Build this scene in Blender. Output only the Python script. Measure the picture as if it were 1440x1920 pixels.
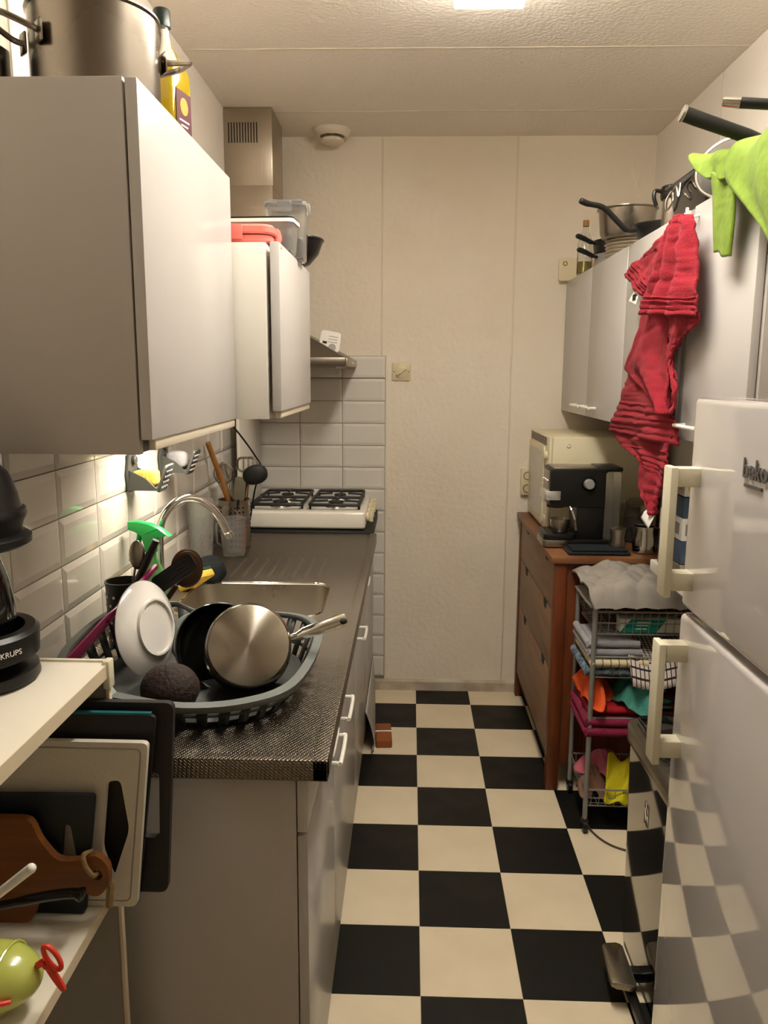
import bpy, bmesh, math, random
from mathutils import Vector as V, Matrix as M, Euler, noise as NZ
random.seed(7)
for o in list(bpy.data.objects): bpy.data.objects.remove(o)
SC = bpy.context.scene
COL = SC.collection
PI = math.pi
# ---------------------------------------------------------------- camera, light, exposure
cd = bpy.data.cameras.new('camera'); cam = bpy.data.objects.new('camera', cd); COL.objects.link(cam)
cd.sensor_fit = 'HORIZONTAL'; cd.sensor_width = 36.0; cd.lens = 1490.3*36/1440; cd.clip_start = .02
_p, _y, _r = math.radians(9.8906), math.radians(1.857), math.radians(.312)
_F = V((-math.sin(_y)*math.cos(_p), math.cos(_y)*math.cos(_p), -math.sin(_p)))
_R0 = V((math.cos(_y), math.sin(_y), 0)); _U0 = _R0.cross(_F)
_R = _R0*math.cos(_r)+_U0*math.sin(_r); _U = _U0*math.cos(_r)-_R0*math.sin(_r)
cam.matrix_world = M(((_R.x, _U.x, -_F.x, 0), (_R.y, _U.y, -_F.y, 0), (_R.z, _U.z, -_F.z, 1.55), (0, 0, 0, 1)))
SC.camera = cam
w = bpy.data.worlds.new('world'); SC.world = w; w.use_nodes = True
w.node_tree.nodes['Background'].inputs[0].default_value = (.9, .75, .6, 1)
w.node_tree.nodes['Background'].inputs[1].default_value = .05
LAMP_STRENGTH = 36.0
LAMP_COLOR = (1, .945, .85)
UNDER_POWER = 4.6
SC.view_settings.view_transform = 'Standard'; SC.view_settings.look = 'None'
SC.view_settings.gamma = 1; SC.view_settings.use_curve_mapping = False
SC.view_settings.exposure = 0.22
SC.cycles.diffuse_bounces = 6; SC.cycles.glossy_bounces = 4; SC.cycles.max_bounces = 10; SC.cycles.transmission_bounces = 8
# ---------------------------------------------------------------- helpers
def lin(h):
    if isinstance(h, str):
        h = h.lstrip('#'); c = [int(h[i:i+2], 16)/255 for i in (0, 2, 4)]
    else: c = [x/255 for x in h]
    return tuple(x/12.92 if x <= .04045 else ((x+.055)/1.055)**2.4 for x in c)
MATS = {}
def mat(name, col, rough=.5, metal=0., bump=None, var=None, trans=0., ior=1.45, coat=0., emis=None, spec=.5, aniso=0., sheen=0., rvar=None):
    m = bpy.data.materials.new(name); m.use_nodes = True
    nt = m.node_tree; b = nt.nodes['Principled BSDF']; I = b.inputs
    c = lin(col)+(1,)
    I['Base Color'].default_value = c; I['Roughness'].default_value = rough; I['Metallic'].default_value = metal
    I['Transmission Weight'].default_value = trans; I['IOR'].default_value = ior
    I['Coat Weight'].default_value = coat; I['Coat Roughness'].default_value = .06
    I['Specular IOR Level'].default_value = spec
    I['Anisotropic'].default_value = aniso
    I['Sheen Weight'].default_value = sheen
    if emis: I['Emission Color'].default_value = lin(emis[0])+(1,); I['Emission Strength'].default_value = emis[1]
    tc = nt.nodes.new('ShaderNodeTexCoord')
    def noise(scale, detail=3, stretch=None):
        n = nt.nodes.new('ShaderNodeTexNoise'); n.inputs['Scale'].default_value = scale; n.inputs['Detail'].default_value = detail
        if stretch:
            mp = nt.nodes.new('ShaderNodeMapping'); mp.inputs['Scale'].default_value = stretch
            nt.links.new(tc.outputs['Object'], mp.inputs[0]); nt.links.new(mp.outputs[0], n.inputs['Vector'])
        else: nt.links.new(tc.outputs['Object'], n.inputs['Vector'])
        return n
    if bump:
        n = noise(bump[0], bump[2] if len(bump) > 2 else 3, bump[3] if len(bump) > 3 else None)
        bp = nt.nodes.new('ShaderNodeBump'); bp.inputs['Strength'].default_value = bump[1]; bp.inputs['Distance'].default_value = .004
        nt.links.new(n.outputs['Fac'], bp.inputs['Height']); nt.links.new(bp.outputs[0], I['Normal'])
    if var:
        n = noise(var[0], 4, var[3] if len(var) > 3 else None)
        r = nt.nodes.new('ShaderNodeValToRGB'); r.color_ramp.elements[0].position = .35; r.color_ramp.elements[1].position = .65
        r.color_ramp.elements[0].color = lin(var[1])+(1,); r.color_ramp.elements[1].color = c
        nt.links.new(n.outputs['Fac'], r.inputs[0]); nt.links.new(r.outputs[0], I['Base Color'])
    if rvar:
        n = noise(rvar[0], 4)
        mr = nt.nodes.new('ShaderNodeMapRange'); mr.inputs['From Min'].default_value = .3; mr.inputs['From Max'].default_value = .7
        mr.inputs['To Min'].default_value = rvar[1]; mr.inputs['To Max'].default_value = rvar[2]
        nt.links.new(n.outputs['Fac'], mr.inputs[0]); nt.links.new(mr.outputs[0], I['Roughness'])
    MATS[name] = m
    return m
def rrect(x0, x1, y0, y1, r, n=5):
    out = []
    for cx, cy, a0 in ((x1-r, y1-r, 0), (x0+r, y1-r, 90), (x0+r, y0+r, 180), (x1-r, y0+r, 270)):
        for k in range(n+1):
            a = math.radians(a0+90*k/n); out.append((cx+r*math.cos(a), cy+r*math.sin(a)))
    return out
def ell(cx, cy, rx, ry, n=24): return [(cx+rx*math.cos(2*PI*k/n), cy+ry*math.sin(2*PI*k/n)) for k in range(n)]
def smooth(pts, k=6, closed=False):
    P = [V(p) for p in pts]; n = len(P); out = []
    for i in range(n if closed else n-1):
        g = (lambda j: P[j % n]) if closed else (lambda j: P[max(0, min(n-1, j))])
        a, b, c, d = g(i-1), g(i), g(i+1), g(i+2)
        for j in range(k):
            t = j/k
            out.append(.5*((2*b)+(c-a)*t+(2*a-5*b+4*c-d)*t*t+(-a+3*b-3*c+d)*t**3))
    if not closed: out.append(P[-1])
    return out
def resample(pts, n):
    P = [V(p) for p in pts]; L = [0]
    for a, b in zip(P, P[1:]): L.append(L[-1]+(b-a).length)
    out = []; j = 0
    for k in range(n+1):
        s = L[-1]*k/n
        while j < len(P)-2 and L[j+1] < s: j += 1
        d = L[j+1]-L[j]
        out.append(P[j].lerp(P[j+1], 0 if d == 0 else min(1, max(0, (s-L[j])/d))))
    return out
class MB:
    def __init__(s): s.bm = bmesh.new()
    def _start(s): s.v0 = len(s.bm.verts); s.bm.verts.ensure_lookup_table()
    def _xf(s, new, mx):
        if mx is not None: bmesh.ops.transform(s.bm, matrix=mx, verts=new)
    def box(s, x0, x1, y0, y1, z0, z1, bev=0, seg=2, mx=None):
        c = [s.bm.verts.new((x, y, z)) for x in (x0, x1) for y in (y0, y1) for z in (z0, z1)]
        fs = [s.bm.faces.new([c[i] for i in f]) for f in ((0, 1, 3, 2), (4, 6, 7, 5), (0, 4, 5, 1), (2, 3, 7, 6), (0, 2, 6, 4), (1, 5, 7, 3))]
        s._xf(c, mx)
        if bev:
            es = list({e for f in fs for e in f.edges})
            bmesh.ops.bevel(s.bm, geom=es, offset=bev, segments=seg, profile=.5, affect='EDGES')
        return s
    def prism(s, poly, ax, a, b, bev=0, mx=None, poly2=None, seg=2):
        f = {'X': lambda p, t: (t, p[0], p[1]), 'Y': lambda p, t: (p[0], t, p[1]), 'Z': lambda p, t: (p[0], p[1], t)}[ax]
        A = [s.bm.verts.new(f(p, a)) for p in poly]; B = [s.bm.verts.new(f(p, b)) for p in (poly2 or poly)]
        n = len(poly); fa = s.bm.faces.new(A[::-1]); fb = s.bm.faces.new(B)
        for i in range(n): s.bm.faces.new((A[i], A[(i+1) % n], B[(i+1) % n], B[i]))
        s._xf(A+B, mx)
        if bev: bmesh.ops.bevel(s.bm, geom=list({e for ff in (fa, fb) for e in ff.edges}), offset=bev, segments=seg, profile=.5, affect='EDGES')
        return s
    def lathe(s, prof, n=32, mx=None, sx=1, sy=1):
        rings = []; allv = []
        for r, z in prof:
            if r < 1e-6: rg = [s.bm.verts.new((0, 0, z))]
            else: rg = [s.bm.verts.new((sx*r*math.cos(2*PI*k/n), sy*r*math.sin(2*PI*k/n), z)) for k in range(n)]
            rings.append(rg); allv += rg
        for A, B in zip(rings, rings[1:]):
            for k in range(n):
                a, b = A[k % len(A)], A[(k+1) % len(A)]; c, d = B[(k+1) % len(B)], B[k % len(B)]
                fv = []
                for q in (a, b, c, d):
                    if q not in fv: fv.append(q)
                if len(fv) > 2:
                    try: s.bm.faces.new(fv)
                    except ValueError: pass
        s._xf(allv, mx); return s
    def cyl(s, c, r, h, ax='Z', n=24, r2=None, bev=0):
        r2 = r if r2 is None else r2
        mx = M.Translation(V(c))
        if ax == 'X': mx = mx @ M.Rotation(PI/2, 4, 'Y')
        if ax == 'Y': mx = mx @ M.Rotation(-PI/2, 4, 'X')
        b = min(bev, h/2.01) if bev else 0
        pr = [(0, 0), (r-b, 0)]+([(r, b), (r2, h-b)] if b else [])+[(r2-b, h), (0, h)]
        return s.lathe(pr, n, mx)
    def tube(s, pts, r, n=8, closed=False, mx=None, flat=1.0):
        P = [V(p) for p in pts]; N = len(P); rr = r if isinstance(r, (list, tuple)) else [r]*N
        T = []
        for i in range(N):
            a = P[(i-1) % N] if (closed or i > 0) else P[i]; b = P[(i+1) % N] if (closed or i < N-1) else P[i]
            T.append((b-a).normalized())
        up = V((0, 0, 1)) if abs(T[0].z) < .9 else V((1, 0, 0))
        nx = T[0].cross(up).normalized(); rings = []; allv = []
        for i in range(N):
            nx = (nx-T[i]*nx.dot(T[i]));
            if nx.length < 1e-6: nx = T[i].orthogonal()
            nx.normalize(); ny = T[i].cross(nx)
            rg = [s.bm.verts.new(P[i]+rr[i]*(nx*math.cos(2*PI*k/n)+flat*ny*math.sin(2*PI*k/n))) for k in range(n)]
            rings.append(rg); allv += rg
        for i in range(N if closed else N-1):
            A, B = rings[i], rings[(i+1) % N]
            for k in range(n): s.bm.faces.new((A[k], A[(k+1) % n], B[(k+1) % n], B[k]))
        if not closed: s.bm.faces.new(rings[0][::-1]); s.bm.faces.new(rings[-1])
        s._xf(allv, mx); return s
    def sheet(s, L, R, nu=16, nv=16, fn=None, mx=None):
        A, B = resample(L, nv), resample(R, nv); g = []
        for j in range(nv+1):
            row = []
            for i in range(nu+1):
                u, v = i/nu, j/nv; p = A[j].lerp(B[j], u)
                if fn: p = p+V(fn(u, v))
                row.append(s.bm.verts.new(p))
            g.append(row)
        for j in range(nv):
            for i in range(nu): s.bm.faces.new((g[j][i], g[j][i+1], g[j+1][i+1], g[j+1][i]))
        s._xf([q for r_ in g for q in r_], mx); return s
    def surf(s, fn, nu, nv):
        g = [[s.bm.verts.new(fn(i/nu, j/nv)) for i in range(nu+1)] for j in range(nv+1)]
        for j in range(nv):
            for i in range(nu): s.bm.faces.new((g[j][i], g[j][i+1], g[j+1][i+1], g[j+1][i]))
        return s
    def superq(s, c, r, e1=.5, e2=.5, nu=28, nv=16, nz=0, ns=12, seed=0, mx=None):
        pw = lambda x, e: math.copysign(abs(x)**e, x); allv = []; rows = []
        for j in range(nv+1):
            ph = -PI/2+PI*j/nv; row = []
            for i in range(1 if j in (0, nv) else nu):
                th = 2*PI*i/nu
                p = V((r[0]*pw(math.cos(ph), e1)*pw(math.cos(th), e2), r[1]*pw(math.cos(ph), e1)*pw(math.sin(th), e2), r[2]*pw(math.sin(ph), e1)))
                if nz: p = p*(1+nz*NZ.noise((p*ns)+V((seed, seed*2, 0))))
                row.append(s.bm.verts.new(p+V(c)))
            rows.append(row); allv += row
        for A, B in zip(rows, rows[1:]):
            for k in range(nu):
                fv = []
                for q in (A[k % len(A)], A[(k+1) % len(A)], B[(k+1) % len(B)], B[k % len(B)]):
                    if q not in fv: fv.append(q)
                if len(fv) > 2: s.bm.faces.new(fv)
        s._xf(allv, mx); return s
    def xf(s, mx): bmesh.ops.transform(s.bm, matrix=mx, verts=s.bm.verts[:]); return s
    def mesh(s, name, m, ang=38, recalc=True):
        if recalc: bmesh.ops.recalc_face_normals(s.bm, faces=s.bm.faces[:])
        me = bpy.data.meshes.new(name); s.bm.to_mesh(me); s.bm.free()
        me.materials.append(MATS[m] if isinstance(m, str) else m)
        me.polygons.foreach_set('use_smooth', [True]*len(me.polygons)); me.set_sharp_from_angle(angle=math.radians(ang))
        return me
RM = {}
def tag(o, label=None, cat=None, group=None, kind=None):
    if label: o['label'] = label
    if cat: o['category'] = cat
    if group: o['group'] = group
    if kind: o['kind'] = kind
    return o
def thing(name, label, cat, loc=(0, 0, 0), rot=(0, 0, 0), group=None, mx=None):
    o = bpy.data.objects.new(name, None); COL.objects.link(o); o.empty_display_size = .05
    mx = mx if mx is not None else M.LocRotScale(V(loc), Euler(rot), None)
    o.matrix_world = mx; RM[o.name] = mx
    return tag(o, label, cat, group)
def obj(name, mb, m, parent=None, solid=0, sub=0, ang=38, label=None, recalc=True, world=False, kind=None):
    """link as one mesh object; parts are authored in the local frame of their thing, or in world space with world=True"""
    if world and parent is not None:
        r = parent
        while r.parent: r = r.parent
        mb.xf(RM[r.name].inverted())
    me = mb.mesh(name, m, ang, recalc); o = bpy.data.objects.new(name, me); COL.objects.link(o)
    if parent is not None: o.parent = parent
    if solid: md = o.modifiers.new('s', 'SOLIDIFY'); md.thickness = solid; md.offset = 0
    if sub: md = o.modifiers.new('d', 'SUBSURF'); md.levels = sub; md.render_levels = sub
    if label: o['label'] = label
    if kind: o['kind'] = kind
    return o
def one(name, mb, m, label, cat, loc=(0, 0, 0), group=None, **k):
    """a thing that is one mesh, authored in world space, origin moved to loc"""
    mb.xf(M.Translation(-V(loc))); o = obj(name, mb, m, **k); o.location = loc
    return tag(o, label, cat, group)
def struct(name, mb, m, label=None, **k):
    o = obj(name, mb, m, **k); o['kind'] = 'structure'
    if label: o['label'] = label
    return o
def link_copy(o, parent, loc, rot=None):
    c = o.copy(); COL.objects.link(c); c.parent = parent; c.location = loc
    if rot: c.rotation_euler = rot
    return c
def text(name, s, size, mx, m, parent, ext=.0004, off=0., world=True):
    cu = bpy.data.curves.new('t', 'FONT'); cu.body = s; cu.size = size; cu.extrude = ext; cu.offset = off; cu.align_x = 'CENTER'; cu.align_y = 'CENTER'
    t = bpy.data.objects.new('t', cu); COL.objects.link(t)
    me = bpy.data.meshes.new_from_object(t.evaluated_get(bpy.context.evaluated_depsgraph_get()))
    bpy.data.objects.remove(t); bpy.data.curves.remove(cu)
    r = parent
    while r.parent: r = r.parent
    me.transform(RM[r.name].inverted() @ mx if world else mx); me.name = name
    me.materials.clear(); me.materials.append(MATS[m])
    o = bpy.data.objects.new(name, me); COL.objects.link(o); o.parent = parent
    return o
def frame(o, x, y, z=None):
    """matrix with origin o, local x and y axes along the given directions"""
    x = V(x).normalized(); y = V(y); y = (y-x*y.dot(x)).normalized(); z = x.cross(y)
    return M(((x.x, y.x, z.x, o[0]), (x.y, y.y, z.y, o[1]), (x.z, y.z, z.z, o[2]), (0, 0, 0, 1)))
def aim(o, z, x=(1, 0, 0)):
    """matrix with origin o and local z along z"""
    z = V(z).normalized(); x = V(x); x = (x-z*x.dot(z))
    if x.length < 1e-5: x = z.orthogonal()
    x.normalize(); y = z.cross(x)
    return M(((x.x, y.x, z.x, o[0]), (x.y, y.y, z.y, o[1]), (x.z, y.z, z.z, o[2]), (0, 0, 0, 1)))
def steel_linen(name, col, rough, scale, strength):
    m = mat(name, col, rough, 1.0); nt = m.node_tree; b = nt.nodes['Principled BSDF']
    tc = nt.nodes.new('ShaderNodeTexCoord'); mp = nt.nodes.new('ShaderNodeMapping'); mp.inputs['Rotation'].default_value = (.6, .6, PI/4)
    nt.links.new(tc.outputs['Object'], mp.inputs[0]); prev = None
    hs = []
    for d in ('X', 'Y'):
        wv = nt.nodes.new('ShaderNodeTexWave'); wv.bands_direction = d; wv.inputs['Scale'].default_value = scale
        nt.links.new(mp.outputs[0], wv.inputs['Vector']); hs.append(wv)
    mu = nt.nodes.new('ShaderNodeMath'); mu.operation = 'MULTIPLY'
    nt.links.new(hs[0].outputs['Fac'], mu.inputs[0]); nt.links.new(hs[1].outputs['Fac'], mu.inputs[1])
    bp = nt.nodes.new('ShaderNodeBump'); bp.inputs['Strength'].default_value = strength; bp.inputs['Distance'].default_value = .002
    nt.links.new(mu.outputs[0], bp.inputs['Height']); nt.links.new(bp.outputs[0], b.inputs['Normal'])
    return m
def checks(name, c1, c2, scale, line=.12):
    """woven checked cloth"""
    m = mat(name, c1, .9); nt = m.node_tree; b = nt.nodes['Principled BSDF']; tc = nt.nodes.new('ShaderNodeTexCoord')
    br = nt.nodes.new('ShaderNodeTexBrick'); br.offset = 0; br.inputs['Color1'].default_value = lin(c1)+(1,); br.inputs['Color2'].default_value = lin(c1)+(1,)
    br.inputs['Mortar'].default_value = lin(c2)+(1,); br.inputs['Scale'].default_value = scale; br.inputs['Mortar Size'].default_value = line
    br.inputs['Brick Width'].default_value = 1; br.inputs['Row Height'].default_value = 1
    nt.links.new(tc.outputs['Object'], br.inputs['Vector']); nt.links.new(br.outputs['Color'], b.inputs['Base Color'])
    return m
# ---------------------------------------------------------------- materials
mat('plaster', '#e6dccb', .85, bump=(42, 1., 4), var=(1.6, '#e0d3bf'))
mat('plaster_side', '#e6ded2', .85, bump=(42, .5, 4))
mat('ceil', '#e8e0d4', .9, bump=(75, 1., 5))
mat('seam', '#d8cdb9', .8)
mat('skirt', '#cbbfa9', .7, bump=(30, .3), var=(9, '#a89a86'))
mat('floor_base', '#b9a791', .7)
mat('cream_tile', '#e0d0b2', .5, var=(6, '#d8c8a9'), rvar=(9, .42, .6))
mat('black_tile', '#12110d', .5, spec=.35, var=(7, '#171510'), rvar=(9, .4, .55))
mat('wall_tile', '#d6d1c7', .09, coat=.3, bump=(14, .03))
mat('grout', '#857b6b', .9)
mat('cab', '#b9b5b0', .27)
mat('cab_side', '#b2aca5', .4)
mat('cab_grey', '#8d8880', .5)
mat('cab_edge', '#cfc4ae', .5)
mat('dark', '#15130f', .7)
mat('hwhite', '#ece7da', .3)
steel_linen('linen', '#7f766a', .32, 72, 1.)
mat('steel', '#b5ada0', .3, 1., rvar=(5, .24, .36))
mat('steel_b', '#a79e90', .36, 1., bump=(260, .12, 2, (1, 1, .02)))
mat('chrome', '#ebe9e4', .08, 1.)
mat('steel_pot', '#8d8478', .26, 1., rvar=(6, .2, .34))
mat('hood', '#b3a897', .34, 1., bump=(200, .1, 2, (1, 1, .03)))
mat('black_plastic', '#121110', .35)
mat('black_gloss', '#090909', .12, coat=.6)
mat('black_matte', '#161513', .6)
mat('iron', '#15130f', .55, bump=(180, .3))
mat('enamel', '#e6e0d2', .16, coat=.4)
mat('beige', '#d3c7a5', .45)
mat('glass', '#f4f6f2', .03, trans=1.)
mat('glass_cut', '#e9ebe4', .08, trans=.88, bump=(110, 1., 2))
mat('clear_pl', '#f0efec', .12, trans=.93, ior=1.3)
mat('smoke_pl', '#b9b4ac', .12, trans=.9, ior=1.2)
mat('oil', '#f0cf00', .05, trans=.25, ior=1.45)
mat('oil_pale', '#b59a2c', .08, trans=.5, ior=1.4)
mat('label_red', '#4a1820', .5)
mat('orange', '#d9862f', .5)
mat('dgreen', '#14241c', .35)
mat('coral', '#e8756a', .4)
mat('wood', '#8f5626', .5, var=(5, '#7a461c', 0, (12, 12, 1)), bump=(60, .1, 3, (8, 8, .6)))
mat('wood_pale', '#a8773f', .55, var=(8, '#94642f', 0, (6, 6, 1)))
mat('dresser', '#7d5230', .48, var=(3.2, '#643d20', 0, (2, 1.5, 9)), bump=(40, .08))
mat('dresser_dark', '#6b3413', .45, var=(3.5, '#55270c', 0, (10, 2, 1.2)), bump=(40, .08))
mat('dresser_front', '#8a6a4e', .5, var=(3.0, '#7a5b3f', 0, (2, 1.3, 10)), bump=(40, .06))
mat('towel', '#8f1022', .95, sheen=.03, bump=(420, .9, 2))
mat('lime', '#6c8419', .8, sheen=.03, bump=(60, .7, 3), var=(24, '#607613'))
mat('white', '#e9e5dd', .5)
mat('paper', '#dad6cd', .7)
mat('fridge', '#c6c1bd', .04, coat=1., spec=.8)
mat('fridge_gap', '#5d5852', .6)
mat('fhandle', '#d6cfb6', .35)
mat('logo', '#55504d', .4)
mat('bin', '#0c0b0a', .06, coat=.6, spec=.8)
mat('bin_rim', '#8d8474', .25, .9)
mat('mw', '#d3c9a9', .42)
mat('mw_door', '#a9a698', .15)
mat('trolley', '#8d8b86', .4, .35)
mat('quilt', '#8f887e', .95, bump=(26, 1., 2))
mat('teal_pack', '#0b8a78', .4)
mat('teal_cloth', '#3c7f72', .9, bump=(90, .5))
mat('red_cloth', '#a5101c', .9, bump=(90, .5))
mat('orange_cloth', '#cf4e17', .85, bump=(40, .5))
mat('magenta_cloth', '#7d1838', .92, bump=(60, .9))
mat('pink_cloth', '#a85563', .9, bump=(90, .5))
mat('yellow_cloth', '#c9bb0c', .8, bump=(160, .5))
mat('brown_cloth', '#7d5a49', .9, bump=(60, .6))
mat('grey_cloth', '#9d9a9b', .92, bump=(50, .8), var=(14, '#8a888c'))
mat('navy_cloth', '#2c3a48', .9, bump=(60, .6), var=(60, '#7c8a94'))
mat('dark_cloth', '#10161a', .9, bump=(120, .7))
mat('maroon_cloth', '#3a1216', .9, bump=(60, .6))
checks('check_cloth', '#d2c4ba', '#2a2220', 70)
checks('beige_check', '#cdbf9d', '#5b4a35', 38, .06)
mat('green_pl', '#12a848', .3)
mat('green_pl2', '#63a861', .25, trans=.35)
mat('sponge', '#dcb64a', .95, bump=(150, 1.))
mat('scour', '#27433a', .95, bump=(200, 1.))
mat('magenta', '#8e1450', .3)
mat('rack', '#30322f', .45)
mat('rack_rim', '#6b706c', .4)
mat('china', '#e2ddd5', .14, coat=.4)
mat('holder_grey', '#42433f', .45)
mat('navy', '#0d1822', .5)
mat('board_white', '#cfc8bc', .55, bump=(150, .2))
mat('board_dark', '#1d1915', .6, bump=(120, .2))
mat('teal_edge', '#1c5c63', .4)
mat('board_wood', '#7d4a1e', .55, var=(6, '#6b3c15', 0, (1, 10, 10)))
mat('rope', '#8a6f4a', .9, bump=(200, .6))
mat('pear', '#b3b959', .22, coat=.4)
mat('red_pl', '#d93a26', .35)
mat('unit', '#d8d0bf', .5, bump=(60, .05))
mat('unit_back', '#847f77', .5)
mat('unit_edge', '#cdbfa3', .55)
mat('avocado', '#2a1c14', .75, bump=(120, 1., 4))
mat('plate_stack', '#c3b7a2', .4)
mat('valve', '#d8cfbb', .5)
mat('switch', '#cfc29e', .4)
mat('switch_dark', '#6b6455', .5)
mat('jar_dark', '#2b1d16', .4)
mat('cable', '#0c0c0c', .5)
mat('cord_brown', '#4a3a30', .5)
mat('yellow', '#e2c912', .5)
mat('blue_pack', '#34475a', .35)
mat('lamp_body', '#d9d3c8', .5)
mat('wood_block', '#8a4c22', .5)
mat('pink_pl', '#cf9aa0', .2, trans=.6)
mat('wood_dark', '#4b2c14', .5, var=(9, '#3a200d'))
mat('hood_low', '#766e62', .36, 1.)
mat('cab_lit', '#dcd7cc', .3)  # lighter copy of cab: lamplight on the second cabinet's side put into its colour
mat('steel_bright', '#d9d6cf', .25, .7)
def brushed_disc():
    m = mat('brushed_disc', '#bcb5a8', .3, 1.); nt = m.node_tree; b = nt.nodes['Principled BSDF']
    b.inputs['Anisotropic'].default_value = .8; b.inputs['Anisotropic Rotation'].default_value = .25
    tg = nt.nodes.new('ShaderNodeTangent'); tg.direction_type = 'RADIAL'; tg.axis = 'Z'
    nt.links.new(tg.outputs[0], b.inputs['Tangent'])
brushed_disc()
# ================================================================ the room
XL, XR, YB, YF, H = -.756, 1.07, 3.756, -2.2, 2.585
S = .2581; TX0, TY0 = .0417, 3.5778
fl = struct('floor', MB().box(XL-.1, XR+.1, YF-.1, YB+.1, -.08, -.003), 'floor_base', 'floor of black and cream checkerboard tiles')
_tm = {}
for c in range(-4, 5):
    for r in range(-1, 17):
        x0, x1 = max(XL, TX0+c*S), min(XR, TX0+(c+1)*S); y1, y0 = min(YB, TY0-r*S), TY0-(r+1)*S
        if x1-x0 < .01: continue
        k = ('b' if (c+r) % 2 else 'c', round(x1-x0, 3), round(y1-y0, 3))
        if k not in _tm:
            a, b = (x1-x0)/2-.0008, (y1-y0)/2-.0008
            me = MB().box(-a, a, -b, b, -.003, 0).mesh('floor_tile', 'black_tile' if k[0] == 'b' else 'cream_tile'); _tm[k] = me
        o = bpy.data.objects.new('floor_tile', _tm[k]); COL.objects.link(o); o.parent = fl; o.location = ((x0+x1)/2, (y0+y1)/2, 0)
wb = struct('wall_back', MB().box(XL-.1, XR+.1, YB, YB+.1, 0, H), 'plaster', 'rough plastered cream end wall')
for x, z0 in ((-.136, 1.632), (.463, .055)):
    obj('joint_strip', MB().box(x-.004, x+.004, YB-.002, YB+.001, z0, H-.002, .001), 'seam', wb)
wl = struct('wall_left', MB().box(XL-.1, XL, YF, YB, 0, H), 'plaster_side', 'cream plastered side wall above the sink')
wr = struct('wall_right', MB().box(XR, XR+.1, YF, YB, 0, H), 'plaster_side', 'cream plastered side wall behind the fridge')
obj('joint_strip', MB().box(XR-.002, XR+.001, 2.995, 3.003, .0, H-.002, .001), 'seam', wr)
struct('wall_front', MB().box(XL-.1, XR+.1, YF-.1, YF, 0, H), 'plaster_side', 'cream plastered wall at the near end')
ce = struct('ceiling', MB().box(XL-.1, XR+.1, YF-.1, YB+.1, H, H+.08), 'ceil', 'rough sprayed off-white ceiling')
for y in (2.785, 3.41): obj('joint_strip', MB().box(XL+.002, XR-.002, y-.003, y+.003, H-.0015, H+.001), 'seam', ce)
struct('baseboard_back', MB().prism([(YB, 0), (YB-.016, 0), (YB-.016, .045), (YB-.010, .052), (YB, .054)], 'X', -.175, .53), 'skirt', 'worn cream skirting along the end wall')
# bevelled wall tiles
def tile_mesh(w, h, d=.0072, b=.015, e=.004):
    m = MB(); a, c = w/2, h/2
    rings = [(a, c, 0), (a, c, e), (a-b, c-b, d)]
    vs = [[m.bm.verts.new((sx*p, sy*q, z)) for sx, sy in ((-1, -1), (1, -1), (1, 1), (-1, 1))] for p, q, z in rings]
    for A, B in zip(vs, vs[1:]):
        for k in range(4): m.bm.faces.new((A[k], A[(k+1) % 4], B[(k+1) % 4], B[k]))
    m.bm.faces.new(vs[-1])
    return m.mesh('wall_tile', 'wall_tile', ang=5)
def tile(me, parent, mx):
    o = bpy.data.objects.new('wall_tile', me); COL.objects.link(o); o.parent = parent; o.matrix_local = mx
ROTL = M(((0, 0, 1, 0), (1, 0, 0, 0), (0, 1, 0, 0), (0, 0, 0, 1)))
ROTB = M(((1, 0, 0, 0), (0, 0, -1, 0), (0, 1, 0, 0), (0, 0, 0, 1)))
obj('grout_bed', MB().box(XL, XL+.003, .55, YB-.002, .86, 1.46), 'grout', wl)
PL, PV = .2115, .105
tl = tile_mesh(PL-.003, PV-.003)
tl2 = tile_mesh(.112, PV-.003)
for k in range(-4, 11):
    for r in range(5):
        y0 = 1.436+k*PL; last = y0+PL > YB
        tile(tl2 if last else tl, wl, M.Translation((XL+.002, y0+.058 if last else y0+PL/2, .924+PV*(r+.5))) @ ROTL)
obj('grout_bed', MB().box(XL+.001, -.119, YB-.003, YB, .05, 1.63), 'grout', wb)
PB, PR = .2015, .104
tb = tile_mesh(PB-.003, PR-.003, b=.012); tb0 = tile_mesh(PB-.003, .098, b=.012)
for k in range(3):
    for r in range(15):
        zt = 1.526-PR*(r-1)
        if r > 6 and k > 0: continue
        tile(tb0 if r == 0 else tb, wb, M.Translation((-.118-PB*(k+.5), YB-.002, 1.628-.049 if r == 0 else zt-PR/2)) @ ROTB)
obj('tile_edge_strip', MB().box(-.118, -.112, YB-.009, YB, .05, 1.632, .002), 'seam', wb)
# ================================================================ ceiling lamp
lt = thing('ceiling_lamp', 'long glowing white lamp box on the ceiling', 'lamp', (.195, 1.73, H))
obj('housing', MB().box(-.06, .06, -.55, .55, -.03, 0, .003), 'lamp_body', lt)
mat('lamp_glow', '#ffffff', .5)
_b = MATS['lamp_glow'].node_tree.nodes['Principled BSDF'].inputs
_b['Emission Color'].default_value = LAMP_COLOR+(1,); _b['Emission Strength'].default_value = LAMP_STRENGTH
obj('diffuser', MB().box(-.092, .092, -.58, .58, -.085, -.03, .006), 'lamp_glow', lt)
# round air valve
t = thing('air_valve', 'round cream ventilation valve at the top of the end wall', 'vent', (-.352, 3.655, H))
obj('flange', MB().lathe([(.03, 0), (.083, 0), (.085, -.006), (.078, -.02), (.062, -.03), (.052, -.028), (.046, -.012), (.03, -.012)], 40), 'valve', t)
obj('disc', MB().lathe([(0, -.058), (.035, -.057), (.05, -.05), (.052, -.04), (.04, -.032), (.012, -.03), (.012, -.004), (0, -.004)], 40), 'valve', t)
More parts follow.
